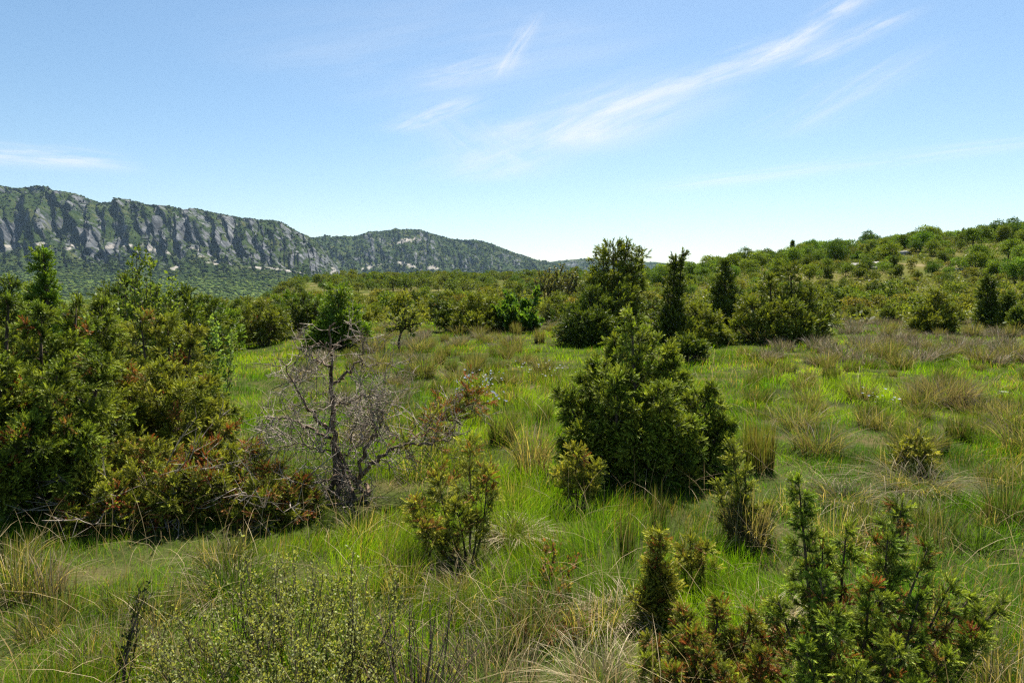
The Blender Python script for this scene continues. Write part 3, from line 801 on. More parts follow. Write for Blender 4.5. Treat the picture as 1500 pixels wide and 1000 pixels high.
tuft(800, 925, 'rusty brown dying grass clump in the centre foreground', 'dry_tussock', 'grass tussock', 420, 0.22, 0.9, 0.6, 0.3, [(2, (0.16, 0.08, 0.035), (0.27, 0.13, 0.06)), (2, GR, GT)], 0.004, 0.0, 0.16)
tuft(780, 690, 'fan of stiff brown dead rushes leaning out left of the big dark juniper', 'rush_tuft', 'rush', 260, 0.62, 0.8, 0.55, 0.3, [(3, BR, BT), (1.5, SR, STP), (1, GR, GT)], 0.005, 0.0, 0.16)
tuft(735, 650, 'dark green rush tuft in the meadow left of the dead rush fan', 'rush_tuft', 'rush', 240, 0.42, 0.7, 0.4, 0.2, RUSH, 0.006, 0.0, 0.12)
tuft(1095, 800, 'brown rush tuft at the foot of the narrow juniper with drooping dead leaves', 'rush_tuft', 'rush', 380, 0.46, 0.6, 0.5, 0.35, [(3, BR, BT), (1, SR, STP), (1, GR, GT)], 0.0045, 0.0, 0.13)
tuft(1112, 690, 'tall olive brown rush tuft standing right of the big dark juniper', 'rush_tuft', 'rush', 330, 0.55, 0.35, 0.3, 0.15, [(2, BR, (0.16, 0.14, 0.05)), (2, GR, (0.13, 0.135, 0.04))], 0.005, 0.0, 0.13)
tuft(918, 815, 'slim dark green rush tuft rising alone from bright grass in the centre', 'rush_tuft', 'rush', 70, 0.36, 0.35, 0.25, 0.12, RUSH, 0.0045, 0.0, 0.05)
tuft(965, 770, 'thin dark rush tuft in front of the big dark juniper', 'rush_tuft', 'rush', 60, 0.36, 0.4, 0.25, 0.12, RUSH, 0.0045, 0.0, 0.05)
tuft(1375, 800, 'tall dark rush tuft with upright stems behind the two-pronged juniper', 'rush_tuft', 'rush', 110, 0.42, 0.55, 0.4, 0.2, RUSH, 0.004, 0.0, 0.14)
tuft(1475, 770, 'dark rush tuft cut by the right edge of the picture', 'rush_tuft', 'rush', 130, 0.45, 0.5, 0.4, 0.2, RUSH, 0.005, 0.0, 0.13)
tuft(1330, 680, 'dark hollow rush tuft with a yellowish juniper sprig beside it right of centre', 'rush_tuft', 'rush', 260, 0.42, 0.6, 0.45, 0.25, RUSH, 0.006, 0.0, 0.16)
tuft(75, 875, 'few broken straw stems standing by the left edge of the picture', 'rush_tuft', 'rush', 26, 0.34, 0.5, 0.3, 0.3, DRY, 0.006, 0.0, 0.06)
tuft(90, 900, 'thin group of brown seed stalks low in the left corner', 'rush_tuft', 'rush', 60, 0.3, 0.5, 0.35, 0.2, [(2, BR, BT), (2, GR, GT)], 0.004, 0.0, 0.08)
tuft(720, 985, 'pale straw clump in the grass at the bottom edge right of the willow-leaved shrub', 'dry_tussock', 'grass tussock', 300, 0.26, 0.8, 0.45, 0.25, DRY + MIX, 0.0032, 0.0, 0.2)
tuft(880, 1010, 'sheaf of pale stalks fanning right at the bottom edge of the picture', 'dry_tussock', 'grass tussock', 240, 0.30, 1.0, 0.7, 0.3, DRY, 0.0032, 0.05, 0.15)
tuft(165, 965, 'grey straw clump low in the left corner beside a dark stem', 'dry_tussock', 'grass tussock', 300, 0.24, 0.8, 0.45, 0.25, DRY + MIX, 0.0032, 0.0, 0.2)
tuft(1130, 905, 'small bleached tussock between the columnar and the two-pronged juniper', 'dry_tussock', 'grass tussock', 240, 0.2, 1.1, 0.9, 0.3, DRY, 0.0035, 0.1, 0.12)

# ---- tufts spread over the meadow: several shapes, copied
TUFTS = []
for k in range(4):
    g = tuft_geo(340, 0.46 + 0.05 * k, 0.6 + 0.2 * k, 0.40 + 0.06 * k, 0.28, [(2.6, GR, (0.14, 0.155, 0.045)), (2.0, BR, BT), (0.5, GY, (0.30, 0.25, 0.19))], 0.008, 4, 0.0, 0.14 + 0.05 * k)
    TUFTS.append(g.mesh('rush_tuft', M_GRASS))
GREYT = []
for k in range(3):
    g = tuft_geo(280, 0.42, 1.0, 0.6, 0.3, [(1.6, GR, GT), (2.5, (0.12, 0.095, 0.06), (0.22, 0.18, 0.12)), (1.0, GY, (0.34, 0.285, 0.21))], 0.010, 4, 0.0, 0.28)
    GREYT.append(g.mesh('dry_rush', M_STRAW))
def scatter_tufts(n, reg, meshes, name, label, cat, group, smin, smax, gap):
    put = []
    tries = 0
    while len(put) < n and tries < 12000:
        tries += 1
        px = rng.uniform(reg[0], reg[1]); D = reg[2] * (reg[3] / reg[2]) ** rng.uniform()
        x = (px - 750) / 1000 * D
        if any((x - a) ** 2 + (D - b) ** 2 < gap * gap for a, b in put): continue
        py = 420 + 1700 / D
        if 800 < px < 1090 and py > 500: continue
        if px < 430 and py > 560: continue
        if fbm(x * 0.25, D * 0.25, 2, 91) < reg[4]: continue
        put.append((x, D))
        o = link(name, meshes[rng.integers(len(meshes))])
        o.location = (x, D, float(height(x, D)) - 0.01); o.rotation_euler = (0, 0, rng.uniform(0, 6.28))
        s = rng.uniform(smin, smax); o.scale = (s, s, s * rng.uniform(0.8, 1.2))
        tag(o, label, cat, group)
scatter_tufts(46, (545, 860, 12, 27, 0.0), TUFTS, 'rush_tuft', 'brownish green rush tuft out in the open meadow left of the tall juniper', 'rush', 'rush tufts in the open meadow', 0.35, 1.1, 0.8)
scatter_tufts(52, (1080, 1580, 12.5, 26, 0.0), TUFTS, 'rush_tuft', 'brownish green rush tuft in the meadow on the right below the hillside', 'rush', 'rush tufts below the hillside', 0.35, 1.2, 0.7)
scatter_tufts(105, (1020, 1580, 15, 33, 0.0), GREYT, 'dry_rush', 'grey brown dry rush clump in the pale band along the foot of the hill', 'rush', 'dry rushes along the hill foot', 0.7, 1.35, 0.7)
scatter_tufts(34, (560, 840, 19, 31, 0.0), GREYT, 'dry_rush', 'grey brown dry rush clump at the far end of the meadow before the bushes', 'rush', 'dry rushes at the far end of the meadow', 0.6, 1.0, 0.9)
scatter_tufts(24, (1150, 1580, 6.8, 12.5, 0.42), TUFTS, 'rush_tuft', 'loose rush tuft in the nearer right half of the meadow', 'rush', 'rush tufts in the near right meadow', 0.45, 0.8, 0.8)
scatter_tufts(30, (430, 620, 9.5, 24, 0.0), GREYT, 'dry_rush', 'faded rush clump in the grass behind the dead juniper', 'rush', 'faded rushes behind the dead juniper', 0.5, 0.95, 0.8)
DARKT = []
for k in range(3):
    g = tuft_geo(300, 0.40, 0.55 + 0.25 * k, 0.4, 0.28, [(3, (0.032, 0.060, 0.014), (0.085, 0.115, 0.028)), (1.2, BR, BT)], 0.008, 4, 0.0, 0.15 + 0.07 * k)
    DARKT.append(g.mesh('sedge_tuft', M_GRASS))
scatter_tufts(34, (440, 870, 8.0, 19, 0.0), DARKT, 'sedge_tuft', 'dark green sedge tuft in the meadow between the dead juniper and the big dark juniper', 'rush', 'dark sedges in the middle of the meadow', 0.4, 0.95, 0.7)
scatter_tufts(44, (1090, 1580, 6.5, 19, 0.0), DARKT, 'sedge_tuft', 'dark green sedge tuft in the meadow to the right of the big dark juniper', 'rush', 'dark sedges in the right meadow', 0.4, 0.95, 0.7)
tuft(1385, 592, 'grey brown thorny-looking cushion bush on the right of the meadow', 'cushion_bush', 'bush', 1300, 0.52, 1.0, 0.6, 0.35, [(3, (0.095, 0.075, 0.066), (0.20, 0.162, 0.145)), (1, GR, GT)], 0.007, 0.0, 0.38)
tuft(1440, 608, 'lower brownish cushion bush to the right of the grey brown cushion bush', 'cushion_bush', 'bush', 500, 0.28, 1.1, 0.6, 0.35, [(2, (0.10, 0.082, 0.066), (0.21, 0.172, 0.14)), (1, GR, GT)], 0.007, 0.0, 0.30)
tuft(765, 593, 'small round dark green herb clump in the meadow left of the big dark juniper', 'herb_clump', 'herb', 240, 0.2, 0.9, 0.4, 0.25, [(2, (0.03, 0.07, 0.02), (0.07, 0.12, 0.05))], 0.008, 0.0, 0.09)

NEART = []
for k in range(5):
    cols = [[(3, GR, (0.15, 0.18, 0.045)), (1, BR, BT)], [(2, BR, BT), (0.6, SR, STP), (1.6, GR, GT)], [(3, (0.035, 0.075, 0.012), (0.09, 0.15, 0.025))], [(0.6, SR, STP), (2, GR, GT), (1, BR, BT)], [(2, (0.05, 0.10, 0.014), (0.13, 0.18, 0.03)), (0.7, SR, STP)]][k]
    g = tuft_geo(240, 0.30, 0.8, 0.55, 0.35, cols, 0.004, 5, 0.05, 0.12)
    NEART.append(g.mesh('grass_tuft', M_GRASS))
put_ = 0
while put_ < 78:
    px = rng.uniform(-60, 1560); D = 2.7 * (9.5 / 2.7) ** rng.uniform()
    py = 420 + 1700 / D
    if (px < 480 and py < 775) or (800 < px < 1090 and py < 700) or fbm(px * 0.011, D * 0.9, 2, 97) < 0.45: continue
    put_ += 1
    o = link('grass_tuft', NEART[rng.integers(5)]); x = (px - 750) / 1000 * D
    o.location = (x, D, float(height(x, D)) - 0.01); s_ = rng.uniform(0.6, 1.15); o.scale = (s_, s_, s_ * rng.uniform(0.75, 1.25)); o.rotation_euler = (0, 0, rng.uniform(0, 6.28))
    tag(o, 'ordinary mixed green and straw grass tuft growing in the near meadow', 'grass tussock', 'mixed grass tufts of the near meadow')

# ---- pale blue wild flowers
def flowers(px, py, n, r, label, colr):
    p = ground(px, py)
    a = rng.uniform(0, 2 * PI, n); rr = r * np.sqrt(rng.uniform(0, 1, n))
    b = np.stack([rr * np.cos(a), rr * 1.3 * np.sin(a), np.zeros(n)], 1)
    tips = b + np.stack([rng.normal(size=n) * 0.02, rng.normal(size=n) * 0.02, rng.uniform(0.22, 0.36, n)], 1)
    g = Geo(); sticks(g, b, tips, 0.003, (0.06, 0.10, 0.03)); pass
    pv = np.concatenate([LEAF_V * 0.5 @ np.array([[math.cos(q), math.sin(q), 0], [-math.sin(q), math.cos(q), 0], [0, 0, 1]]).T for q in (0, 1.26, 2.5, 3.8, 5.0)])
    for i, q in enumerate((0, 1.26, 2.5, 3.8, 5.0)):
        pv[i * 4:(i + 1) * 4] = np.stack([LEAF_V[:, 2] * math.cos(q) - LEAF_V[:, 0] * math.sin(q), LEAF_V[:, 2] * math.sin(q) + LEAF_V[:, 0] * math.cos(q), LEAF_V[:, 2] * 0.35], 1)
    pq = np.concatenate([LEAF_Q + 4 * i for i in range(5)])
    M = frames(np.stack([rng.normal(size=n) * 0.3, rng.normal(size=n) * 0.3 - 0.2, np.ones(n)], 1)) * (0.019 * rng.uniform(0.7, 1.3, n))[:, None, None]
    c = np.tile(np.array(colr), (n, 1)) * rng.uniform(0.8, 1.1, (n, 1))
    inst(g, pv, None, pq, np.tile(LEAF_K, 5), tips, M, c, c)
    o = link('wildflowers', g.mesh('wildflowers', M_LEAF)); o.location = p; tag(o, label, 'wildflowers', kind='stuff')
flowers(703, 578, 60, 0.42, 'pale blue flowers in the grass beyond the reddish twigs of the dead juniper', (0.30, 0.33, 0.50))
flowers(705, 610, 60, 0.36, 'pale blue flowers nearest the tip of the reddish dead branch', (0.24, 0.27, 0.42))
flowers(1290, 612, 12, 0.30, 'scattered whitish blue flowers in the right meadow before the cushion bush', (0.40, 0.43, 0.55))
flowers(790, 560, 30, 0.7, 'drift of tiny pale flowers in the meadow left of the juniper tip', (0.36, 0.38, 0.5))
flowers(1020, 690, 50, 0.16, 'few small white flowers at the right foot of the big dark juniper', (0.72, 0.70, 0.72))

# ---- limestone blocks
def boulder(p, s, label, group=None, name='limestone_boulder'):
    import bmesh
    bm = bmesh.new(); bmesh.ops.create_icosphere(bm, subdivisions=3, radius=1)
    o_ = rng.uniform(0, 50, 3); sq = np.array([rng.uniform(0.8, 1.3), rng.uniform(0.7, 1.1), rng.uniform(0.45, 0.7)])
    for v in bm.verts:
        c = np.array(v.co)
        k = 0.72 + 0.5 * float(fbm(c[0] * 1.6 + o_[0] + c[2], c[1] * 1.6 + o_[1] - c[2], 3, 33))
        c = np.sign(c) * np.abs(c) ** 0.75 * k * sq
        v.co = c * s
    me = bpy.data.meshes.new(name); bm.to_mesh(me); bm.free(); me.materials.append(M_STONE)
    o = link(name, me); o.location = p
    return tag(o, label, 'rock', group)
boulder(ground(1470, 578) + np.array([0, 0, 0.03]), 0.06, 'small pale rock lying in the grass near the right edge of the meadow')

# ---- junipers of the foreground
gb = ground(935, 695)
juniper('juniper', 'big dark green juniper with a pointed top standing alone in the middle of the meadow', gb, [
    (925, 452, 0.05, 0.40, 34), (980, 500, 0.15, 0.36), (1045, 560, 0.05, 0.40), (1066, 610, -0.15, 0.34), (870, 520, 0.05, 0.38),
    (828, 568, 0.1, 0.36), (905, 540, -0.40, 0.38), (965, 560, -0.45, 0.40), (1015, 610, -0.40, 0.34), (850, 620, -0.30, 0.30),
    (945, 480, 0.35, 0.38), (900, 490, 0.40, 0.36), (935, 620, -0.55, 0.34), (1000, 540, 0.5, 0.4), (1075, 650, 0.1, 0.26, 14), (825, 640, 0.1, 0.26, 14)],
    PAL_GREEN, 'mid', 0.058, nl=44, tw=17, nsh=5, r0=0.028, power=0.7, plume=0.17, el=(-0.05, 0.75), tipdrop=9)

gb = ground(50, 752)
juniper('juniper', 'tall dark juniper thicket filling the left edge of the picture', gb, [
    (14, 402, 0.35, 0.40, 34), (60, 440, 0.2, 0.42, 30), (112, 440, 0.5, 0.42, 30), (150, 428, 0.9, 0.36), (0, 520, -0.2, 0.42), (85, 530, -0.25, 0.42),
    (150, 520, 0.1, 0.42), (40, 610, -0.5, 0.40), (125, 620, -0.3, 0.38), (-70, 430, 0.4, 0.45), (-60, 560, -0.3, 0.45), (-130, 480, 0.3, 0.45), (30, 470, 0.8, 0.4), (5, 660, -0.6, 0.3)],
    PAL_DARK, 'mid', 0.062, nl=34, tw=17, nsh=5, r0=0.03, power=0.65, red=0.06, plume=0.17, el=(0.0, 0.8), tipdrop=12)
gb = ground(235, 690)
juniper('juniper', 'olive green juniper bush to the right of the dark thicket on the left', gb, [
    (205, 452, 0.5, 0.46, 26), (245, 458, 0.7, 0.44), (282, 478, 0.6, 0.42), (230, 530, -0.3, 0.46), (306, 545, 0.2, 0.34), (180, 525, -0.1, 0.44), (325, 585, 0.0, 0.36), (270, 560, -0.4, 0.42), (200, 590, -0.5, 0.4), (160, 470, 0.6, 0.4)],
    PAL_OLIVE, 'mid', 0.062, nl=28, tw=16, nsh=5, r0=0.025, power=0.6, red=0.10, plume=0.17, el=(0.0, 0.7), tipdrop=10)
gb = ground(200, 768)
juniper('juniper', 'low sprawling juniper with orange withered sprays in front of the left thicket', gb, [
    (75, 712, 0.0, 0.24, 14), (128, 700, -0.1, 0.26, 16), (225, 650, 0.2, 0.30), (300, 655, 0.3, 0.30), (335, 625, 0.6, 0.28), (268, 700, -0.05, 0.28), (180, 655, 0.3, 0.30), (100, 752, -0.25, 0.2, 12),
    (320, 700, 0.0, 0.26), (345, 660, 0.3, 0.26), (165, 720, -0.2, 0.26), (240, 730, -0.1, 0.24)],
    PAL_OLIVE, 'mid', 0.052, nl=24, tw=12, nsh=5, plume=0.18, dead=34, red=0.34, r0=0.018, el=(0.1, 0.7), power=0.5, spread=0.4)
gb = ground(395, 760)
juniper('juniper', 'low half withered juniper with rusty brown sprays at the foot of the dead tree', gb, [
    (330, 690, 0.1, 0.22, 14), (400, 690, 0.2, 0.24), (440, 702, 0.1, 0.22), (370, 650, 0.4, 0.24), (428, 752, -0.1, 0.2, 14), (352, 740, -0.1, 0.2, 14), (460, 725, 0.1, 0.18, 12), (390, 720, -0.15, 0.22)],
    PAL_OLIVE, 'mid', 0.05, nl=20, tw=10, nsh=5, plume=0.2, dead=30, red=0.55, r0=0.015, el=(0.1, 0.8), power=0.5, spread=0.4)

# small ones in the grass
gb = ground(688, 822)
juniper('juniper', 'thin yellowish juniper sapling with a red tip in the grass right of the dead tree', gb, [
    (688, 648, 0.3, 0.16, 12), (640, 690, 0.2, 0.17, 12), (715, 690, 0.15, 0.15, 11), (605, 735, -0.05, 0.13, 12), (622, 775, -0.15, 0.12, 9), (668, 740, 0.0, 0.14, 10), (700, 760, 0.0, 0.11, 8), (650, 790, -0.1, 0.11, 8)],
    PAL_YELLOW, 'near', 0.05, nl=11, tw=7, nsh=4, plume=0.26, red=0.25, r0=0.009, t0=0.45, power=0.4, spread=0.25)
gb = ground(848, 745)
juniper('juniper', 'small yellow green juniper sapling before the left foot of the big dark juniper', gb, [
    (842, 658, 0.05, 0.13, 12), (873, 682, 0.0, 0.11, 10), (826, 690, 0.0, 0.10, 8), (858, 705, -0.05, 0.1, 8)], PAL_YELLOW, 'near', 0.06, nl=10, tw=6, nsh=4, red=0.03, r0=0.008, t0=0.35, power=0.4)
gb = ground(1088, 790)
juniper('juniper', 'narrow light green juniper standing right of the big dark juniper', gb, [
    (1074, 652, 0.0, 0.10, 16), (1092, 690, -0.02, 0.10, 12), (1124, 742, 0.0, 0.09, 9), (1054, 712, 0.0, 0.08, 8), (1085, 735, -0.1, 0.10, 10)], PAL_OLIVE, 'near', 0.05, nl=14, tw=6, plume=0.24, nsh=4, r0=0.01, t0=0.2, power=0.5)
gb = ground(1010, 715)
juniper('juniper', 'tiny light green juniper sprig in the grass before the big dark juniper', gb, [(985, 668, 0.0, 0.08, 8), (1012, 662, 0.0, 0.09, 8), (1000, 690, -0.05, 0.08, 7)], PAL_OLIVE, 'near', 0.06, nl=8, tw=5, nsh=3, r0=0.005, power=0.4)
gb = ground(1340, 690)
juniper('juniper', 'small yellowish juniper sprig beside a dark rush tuft in the right meadow', gb, [(1345, 640, 0.0, 0.13, 9), (1325, 655, 0.0, 0.12, 8), (1355, 660, -0.05, 0.10, 7)], PAL_YELLOW, 'mid', 0.07, nl=9, tw=5, nsh=3, r0=0.006, power=0.4)
gb = ground(966, 912)
juniper('juniper', 'small columnar juniper with brown flecks at bottom right of centre', gb, [
    (966, 782, 0.02, 0.095, 22), (958, 830, 0.0, 0.09, 14), (975, 845, -0.03, 0.09, 14), (945, 870, -0.05, 0.09, 11)], PAL_YELLOW, 'near', 0.045, nl=16, tw=8, nsh=4, red=0.08, r0=0.008, power=0.4, t0=0.05, el=(0.5, 1.1))
gb = ground(1015, 862)
juniper('juniper', 'sparse brownish juniper sprig just right of the small columnar juniper', gb, [(1012, 793, 0.0, 0.09, 10), (1035, 800, 0.0, 0.07, 8), (1000, 815, 0.0, 0.07, 7)], PAL_YELLOW, 'near', 0.045, nl=9, tw=6, nsh=3, red=0.22, r0=0.006, power=0.4)
gb = on_ground(1265, 2.62)
juniper('juniper', 'two-pronged spiky juniper with side arms and reddish flecks in the bottom right corner', gb, [
    (1170, 706, 0.05, 0.085, 40), (1322, 736, 0.05, 0.11, 34), (1300, 790, -0.05, 0.12, 22), (1240, 772, 0.1, 0.08, 14), (1360, 800, 0.1, 0.10, 16), (1205, 800, 0.05, 0.10, 18), (1395, 850, 0.05, 0.10, 18),
    (1468, 885, 0.08, 0.085, 22), (1440, 935, -0.05, 0.09, 18), (1425, 870, 0.2, 0.09, 16), (1345, 880, -0.15, 0.11, 20), (1200, 840, -0.1, 0.12, 22), (1140, 880, 0.0, 0.09, 16), (1275, 860, -0.2, 0.12, 22), (1225, 900, -0.3, 0.12, 20), (1390, 960, -0.25, 0.10, 16), (1310, 940, -0.4, 0.11, 16), (1180, 950, -0.3, 0.11, 16), (1255, 980, -0.45, 0.1, 14), (1350, 1000, -0.5, 0.1, 14)],
    PAL_GREEN, 'near', 0.035, nl=24, tw=9, nsh=5, red=0.2, r0=0.012, power=0.5, t0=0.12, spread=0.15, plume=0.2, el=(0.1, 0.9))
gb = on_ground(1060, 2.75)
juniper('juniper', 'low spreading juniper full of coral red flecks at the bottom edge', gb, [
    (950, 935, 0.1, 0.08, 14), (1000, 890, 0.15, 0.09, 16), (1055, 880, 0.2, 0.09, 16), (1100, 905, 0.1, 0.09, 16), (1035, 960, -0.1, 0.10, 16), (945, 965, -0.05, 0.08, 12), (1120, 960, -0.1, 0.10, 14), (985, 985, -0.1, 0.09, 14), (1070, 1000, -0.25, 0.10, 14), (1150, 930, 0.1, 0.09, 12), (1130, 890, 0.15, 0.08, 12), (1015, 925, 0.0, .09, 14)],
    PAL_OLIVE, 'near', 0.036, nl=20, tw=8, nsh=5, red=0.6, r0=0.010, power=0.5, t0=0.15, spread=0.3, el=(0.15, 0.9), plume=0.28)

# ---- the dead juniper, its limbs where the photograph shows them
def dead_tree():
    D0 = float(ground(505, 720)[1])
    base = ground(505, 720)
    t = thing('dead_juniper', 'bare dead juniper with twisting grey branches left of the middle', 'dead tree', base)
    cr = lambda x, y, dz: at(340 + x / 2.857, 450 + y / 2.857, D0 + dz)
    limbs = [
        ([(450, 745, 0), (440, 660, 0), (425, 560, .02), (422, 440, .0), (418, 320, .05), (405, 180, .02), (404, 110, 0), (408, 72, -.04), (430, 66, -.06)], 0.050, 0.010),
        ([(424, 320, .05), (470, 285, -.05), (505, 262, -.12), (532, 215, -.2), (545, 165, -.22), (552, 88, -.25)], 0.022, 0.006),
        ([(416, 245, .03), (365, 235, .12), (310, 198, .2), (270, 160, .28), (250, 120, .3)], 0.016, 0.004),
        ([(412, 520, 0), (360, 480, -.15), (320, 410, -.25), (262, 330, -.3), (235, 270, -.3), (200, 215, -.35)], 0.026, 0.006),
        ([(412, 545, .0), (350, 520, .15), (290, 495, .25), (265, 468, .3), (180, 465, .4), (90, 440, .5)], 0.024, 0.004),
        ([(530, 735, -.05), (545, 650, -.1), (565, 580, -.12), (605, 530, -.15), (630, 480, -.2), (634, 450, -.2), (600, 425, -.15)], 0.034, 0.008),
        ([(535, 700, -.05), (600, 640, -.1), (665, 592, -.15), (760, 575, -.2), (880, 562, -.15), (1000, 512, -.1)], 0.030, 0.005),
        ([(680, 588, -.15), (760, 540, -.05), (850, 500, .1), (925, 450, .25), (1015, 385, .4)], 0.020, 0.004),
        ([(470, 612, 0), (520, 590, .15), (560, 540, .3), (590, 500, .4)], 0.014, 0.004),
        ([(600, 520, -.15), (580, 450, 0), (550, 405, .05)], 0.010, 0.004), ([(490, 540, .1), (520, 470, .2), (545, 405, .25)], 0.010, 0.004),
        ([(425, 400, .0), (500, 395, -.2), (560, 360, -.3), (610, 335, -.35)], 0.012, 0.003), ([(418, 180, .0), (480, 120, .1), (520, 125, .1), (570, 115, .2)], 0.009, 0.003),
        ([(415, 150, .0), (350, 155, -.1), (310, 170, -.15), (280, 160, -.2)], 0.009, 0.003), ([(540, 245, -.2), (600, 240, -.15), (680, 245, -.1)], 0.008, 0.002),
        ([(420, 600, .05), (360, 600, -.2), (290, 560, -.3), (220, 585, -.4), (60, 565, -.45)], 0.012, 0.003),
    ]
    roots = [([(560, 740, -.1), (578, 770, -.2), (560, 805, -.25), (510, 800, -.3), (470, 830, -.35), (370, 835, -.4), (270, 795, -.45)], 0.020, 0.006),
             ([(500, 800, -.3), (460, 860, -.35)], 0.009, 0.003), ([(385, 835, -.4), (370, 890, -.42), (300, 930, -.45), (250, 980, -.5)], 0.009, 0.003), ([(540, 730, -.1), (470, 700, -.2), (400, 720, -.25), (320, 740, -.3)], 0.014, 0.004)]
    g = Geo(); tw = []
    for k, (pts, r0, r1) in enumerate(limbs):
        P = smooth_path([cr(*p) for p in pts], 22)
        P[1:-1] += rng.normal(size=(20, 3)) * 0.012
        rr = np.linspace(r0 * 0.62, r1 * 0.6, len(P)) * rng.uniform(0.85, 1.15, len(P))
        if k == 0:
            tube(g, P, rr, 9); link('trunk', g.mesh('trunk', M_DEAD, base, True), t); g = Geo()
            for q in range(7):    # strips of torn bark and root flare round the foot
                a = q * 0.9; e = np.array([math.cos(a), math.sin(a), 0]) * 0.11
                tube(g, smooth_path([base + e * 1.5 - np.array([0, 0, .02]), base + e * 0.6 + np.array([0, 0, .1]), along(P, np.array([0.16 + 0.05 * (q % 3)]))[0] + e * 0.25], 7), np.linspace(0.022, 0.006, 7), 5)
        else:
            tube(g, P, rr, 6)
        tw.append((P, r0))
    link('branches', g.mesh('branches', M_DEAD, base, True), t)
    g = Geo()
    for pts, r0, r1 in roots:
        P = smooth_path([cr(*p) for p in pts], 16); P[1:-1] += rng.normal(size=(14, 3)) * 0.008
        P[:, 2] = np.maximum(P[:, 2], height(P[:, 0], P[:, 1]) + 0.02)
        tube(g, P, np.linspace(r0, r1, 16), 6, (1.35, 1.3, 1.2)); tw.append((P, r0 * 0.6))
    link('fallen_limbs', g.mesh('fallen_limbs', M_DEAD, base, True), t)
    # three generations of brittle twigs
    g = Geo(); ends = []
    for P, r0 in tw:
        L = np.linalg.norm(np.diff(P, axis=0), axis=1).sum()
        kk_ = [id(q[0]) for q in tw].index(id(P)); f_ = 0.55 if kk_ in (0, 1, 2, 12, 13, 14) else 1.7
        for _ in range(int((19 * L + 6) * f_ * 0.95)):
            s = rng.uniform(0.12, 0.93) ** 0.9; o = along(P, np.array([s]))[0]
            tn = nrm(along(P, np.array([min(s + .05, 1)]))[0] - along(P, np.array([max(s - .05, 0)]))[0])
            d = nrm(nrm(np.cross(tn, rng.normal(size=3))) + tn * rng.uniform(-0.1, 0.9) + rng.normal(size=3) * 0.2 + np.array([0, 0, rng.uniform(-0.5, 0.1)]))
            l = rng.uniform(0.12, 0.36) * (1.15 - 0.5 * s)
            Q = smooth_path([o, o + d * l * .5 + rng.normal(size=3) * .02, o + d * l + np.array([0, 0, -0.12 * l]) + rng.normal(size=3) * .05], 6)
            c = rng.uniform(0.5, 1.3)
            tube(g, Q, np.linspace(0.0032, 0.0017, 6), 3, (c, c, c))
            for _ in range(rng.integers(2, 6)):
                s2 = rng.uniform(0.2, 1); o2 = along(Q, np.array([s2]))[0]
                d2 = nrm(d + rng.normal(size=3) * 0.75); l2 = l * rng.uniform(0.25, 0.6)
                ends.append((o2, o2 + d2 * l2, c))
    a = np.array([e[0] for e in ends]); b = np.array([e[1] for e in ends]); c = np.array([e[2] for e in ends])[:, None] * np.ones((1, 3))
    sticks(g, a, b, 0.0030, c)
    k = rng.integers(0, len(a), len(a)); s = rng.uniform(0.3, 1, (len(a), 1)); o = a[k] + (b[k] - a[k]) * s
    sticks(g, o, o + nrm(nrm(b[k] - a[k]) + rng.normal(size=o.shape) * 0.7) * rng.uniform(0.03, 0.11, (len(a), 1)), 0.0022, c[k])
    link('twigs', g.mesh('twigs', M_TWIG, base), t)
    # withered reddish needles on the low right hand limb
    pl = Plant('mid', 0.06, PAL_OLIVE, 0.8); pl.redmix = 0.6
    for pts in (limbs[7][0], limbs[6][0]):
        P = smooth_path([cr(*p) for p in pts], 14)
        for q in range(36 if pts is limbs[7][0] else 9):
            s = rng.uniform(0.35, 1) if pts is limbs[7][0] else rng.uniform(0.3, 0.6)
            o = along(P, np.array([s]))[0]; d = nrm(rng.normal(size=3) * 0.6 + (P[-1] - P[0]) + np.array([0, 0, 0.2]))
            l = rng.uniform(0.12, 0.26)
            pl.limb(smooth_path([o, o + d * l * .5, o + d * l + np.array([0, 0, .02])], 6), 0.002, 0.085, 6, pl.tint(), 3)
    link('withered_needles', pl.shoots().mesh('withered_needles', M_NEEDLE, base), t)
dead_tree()

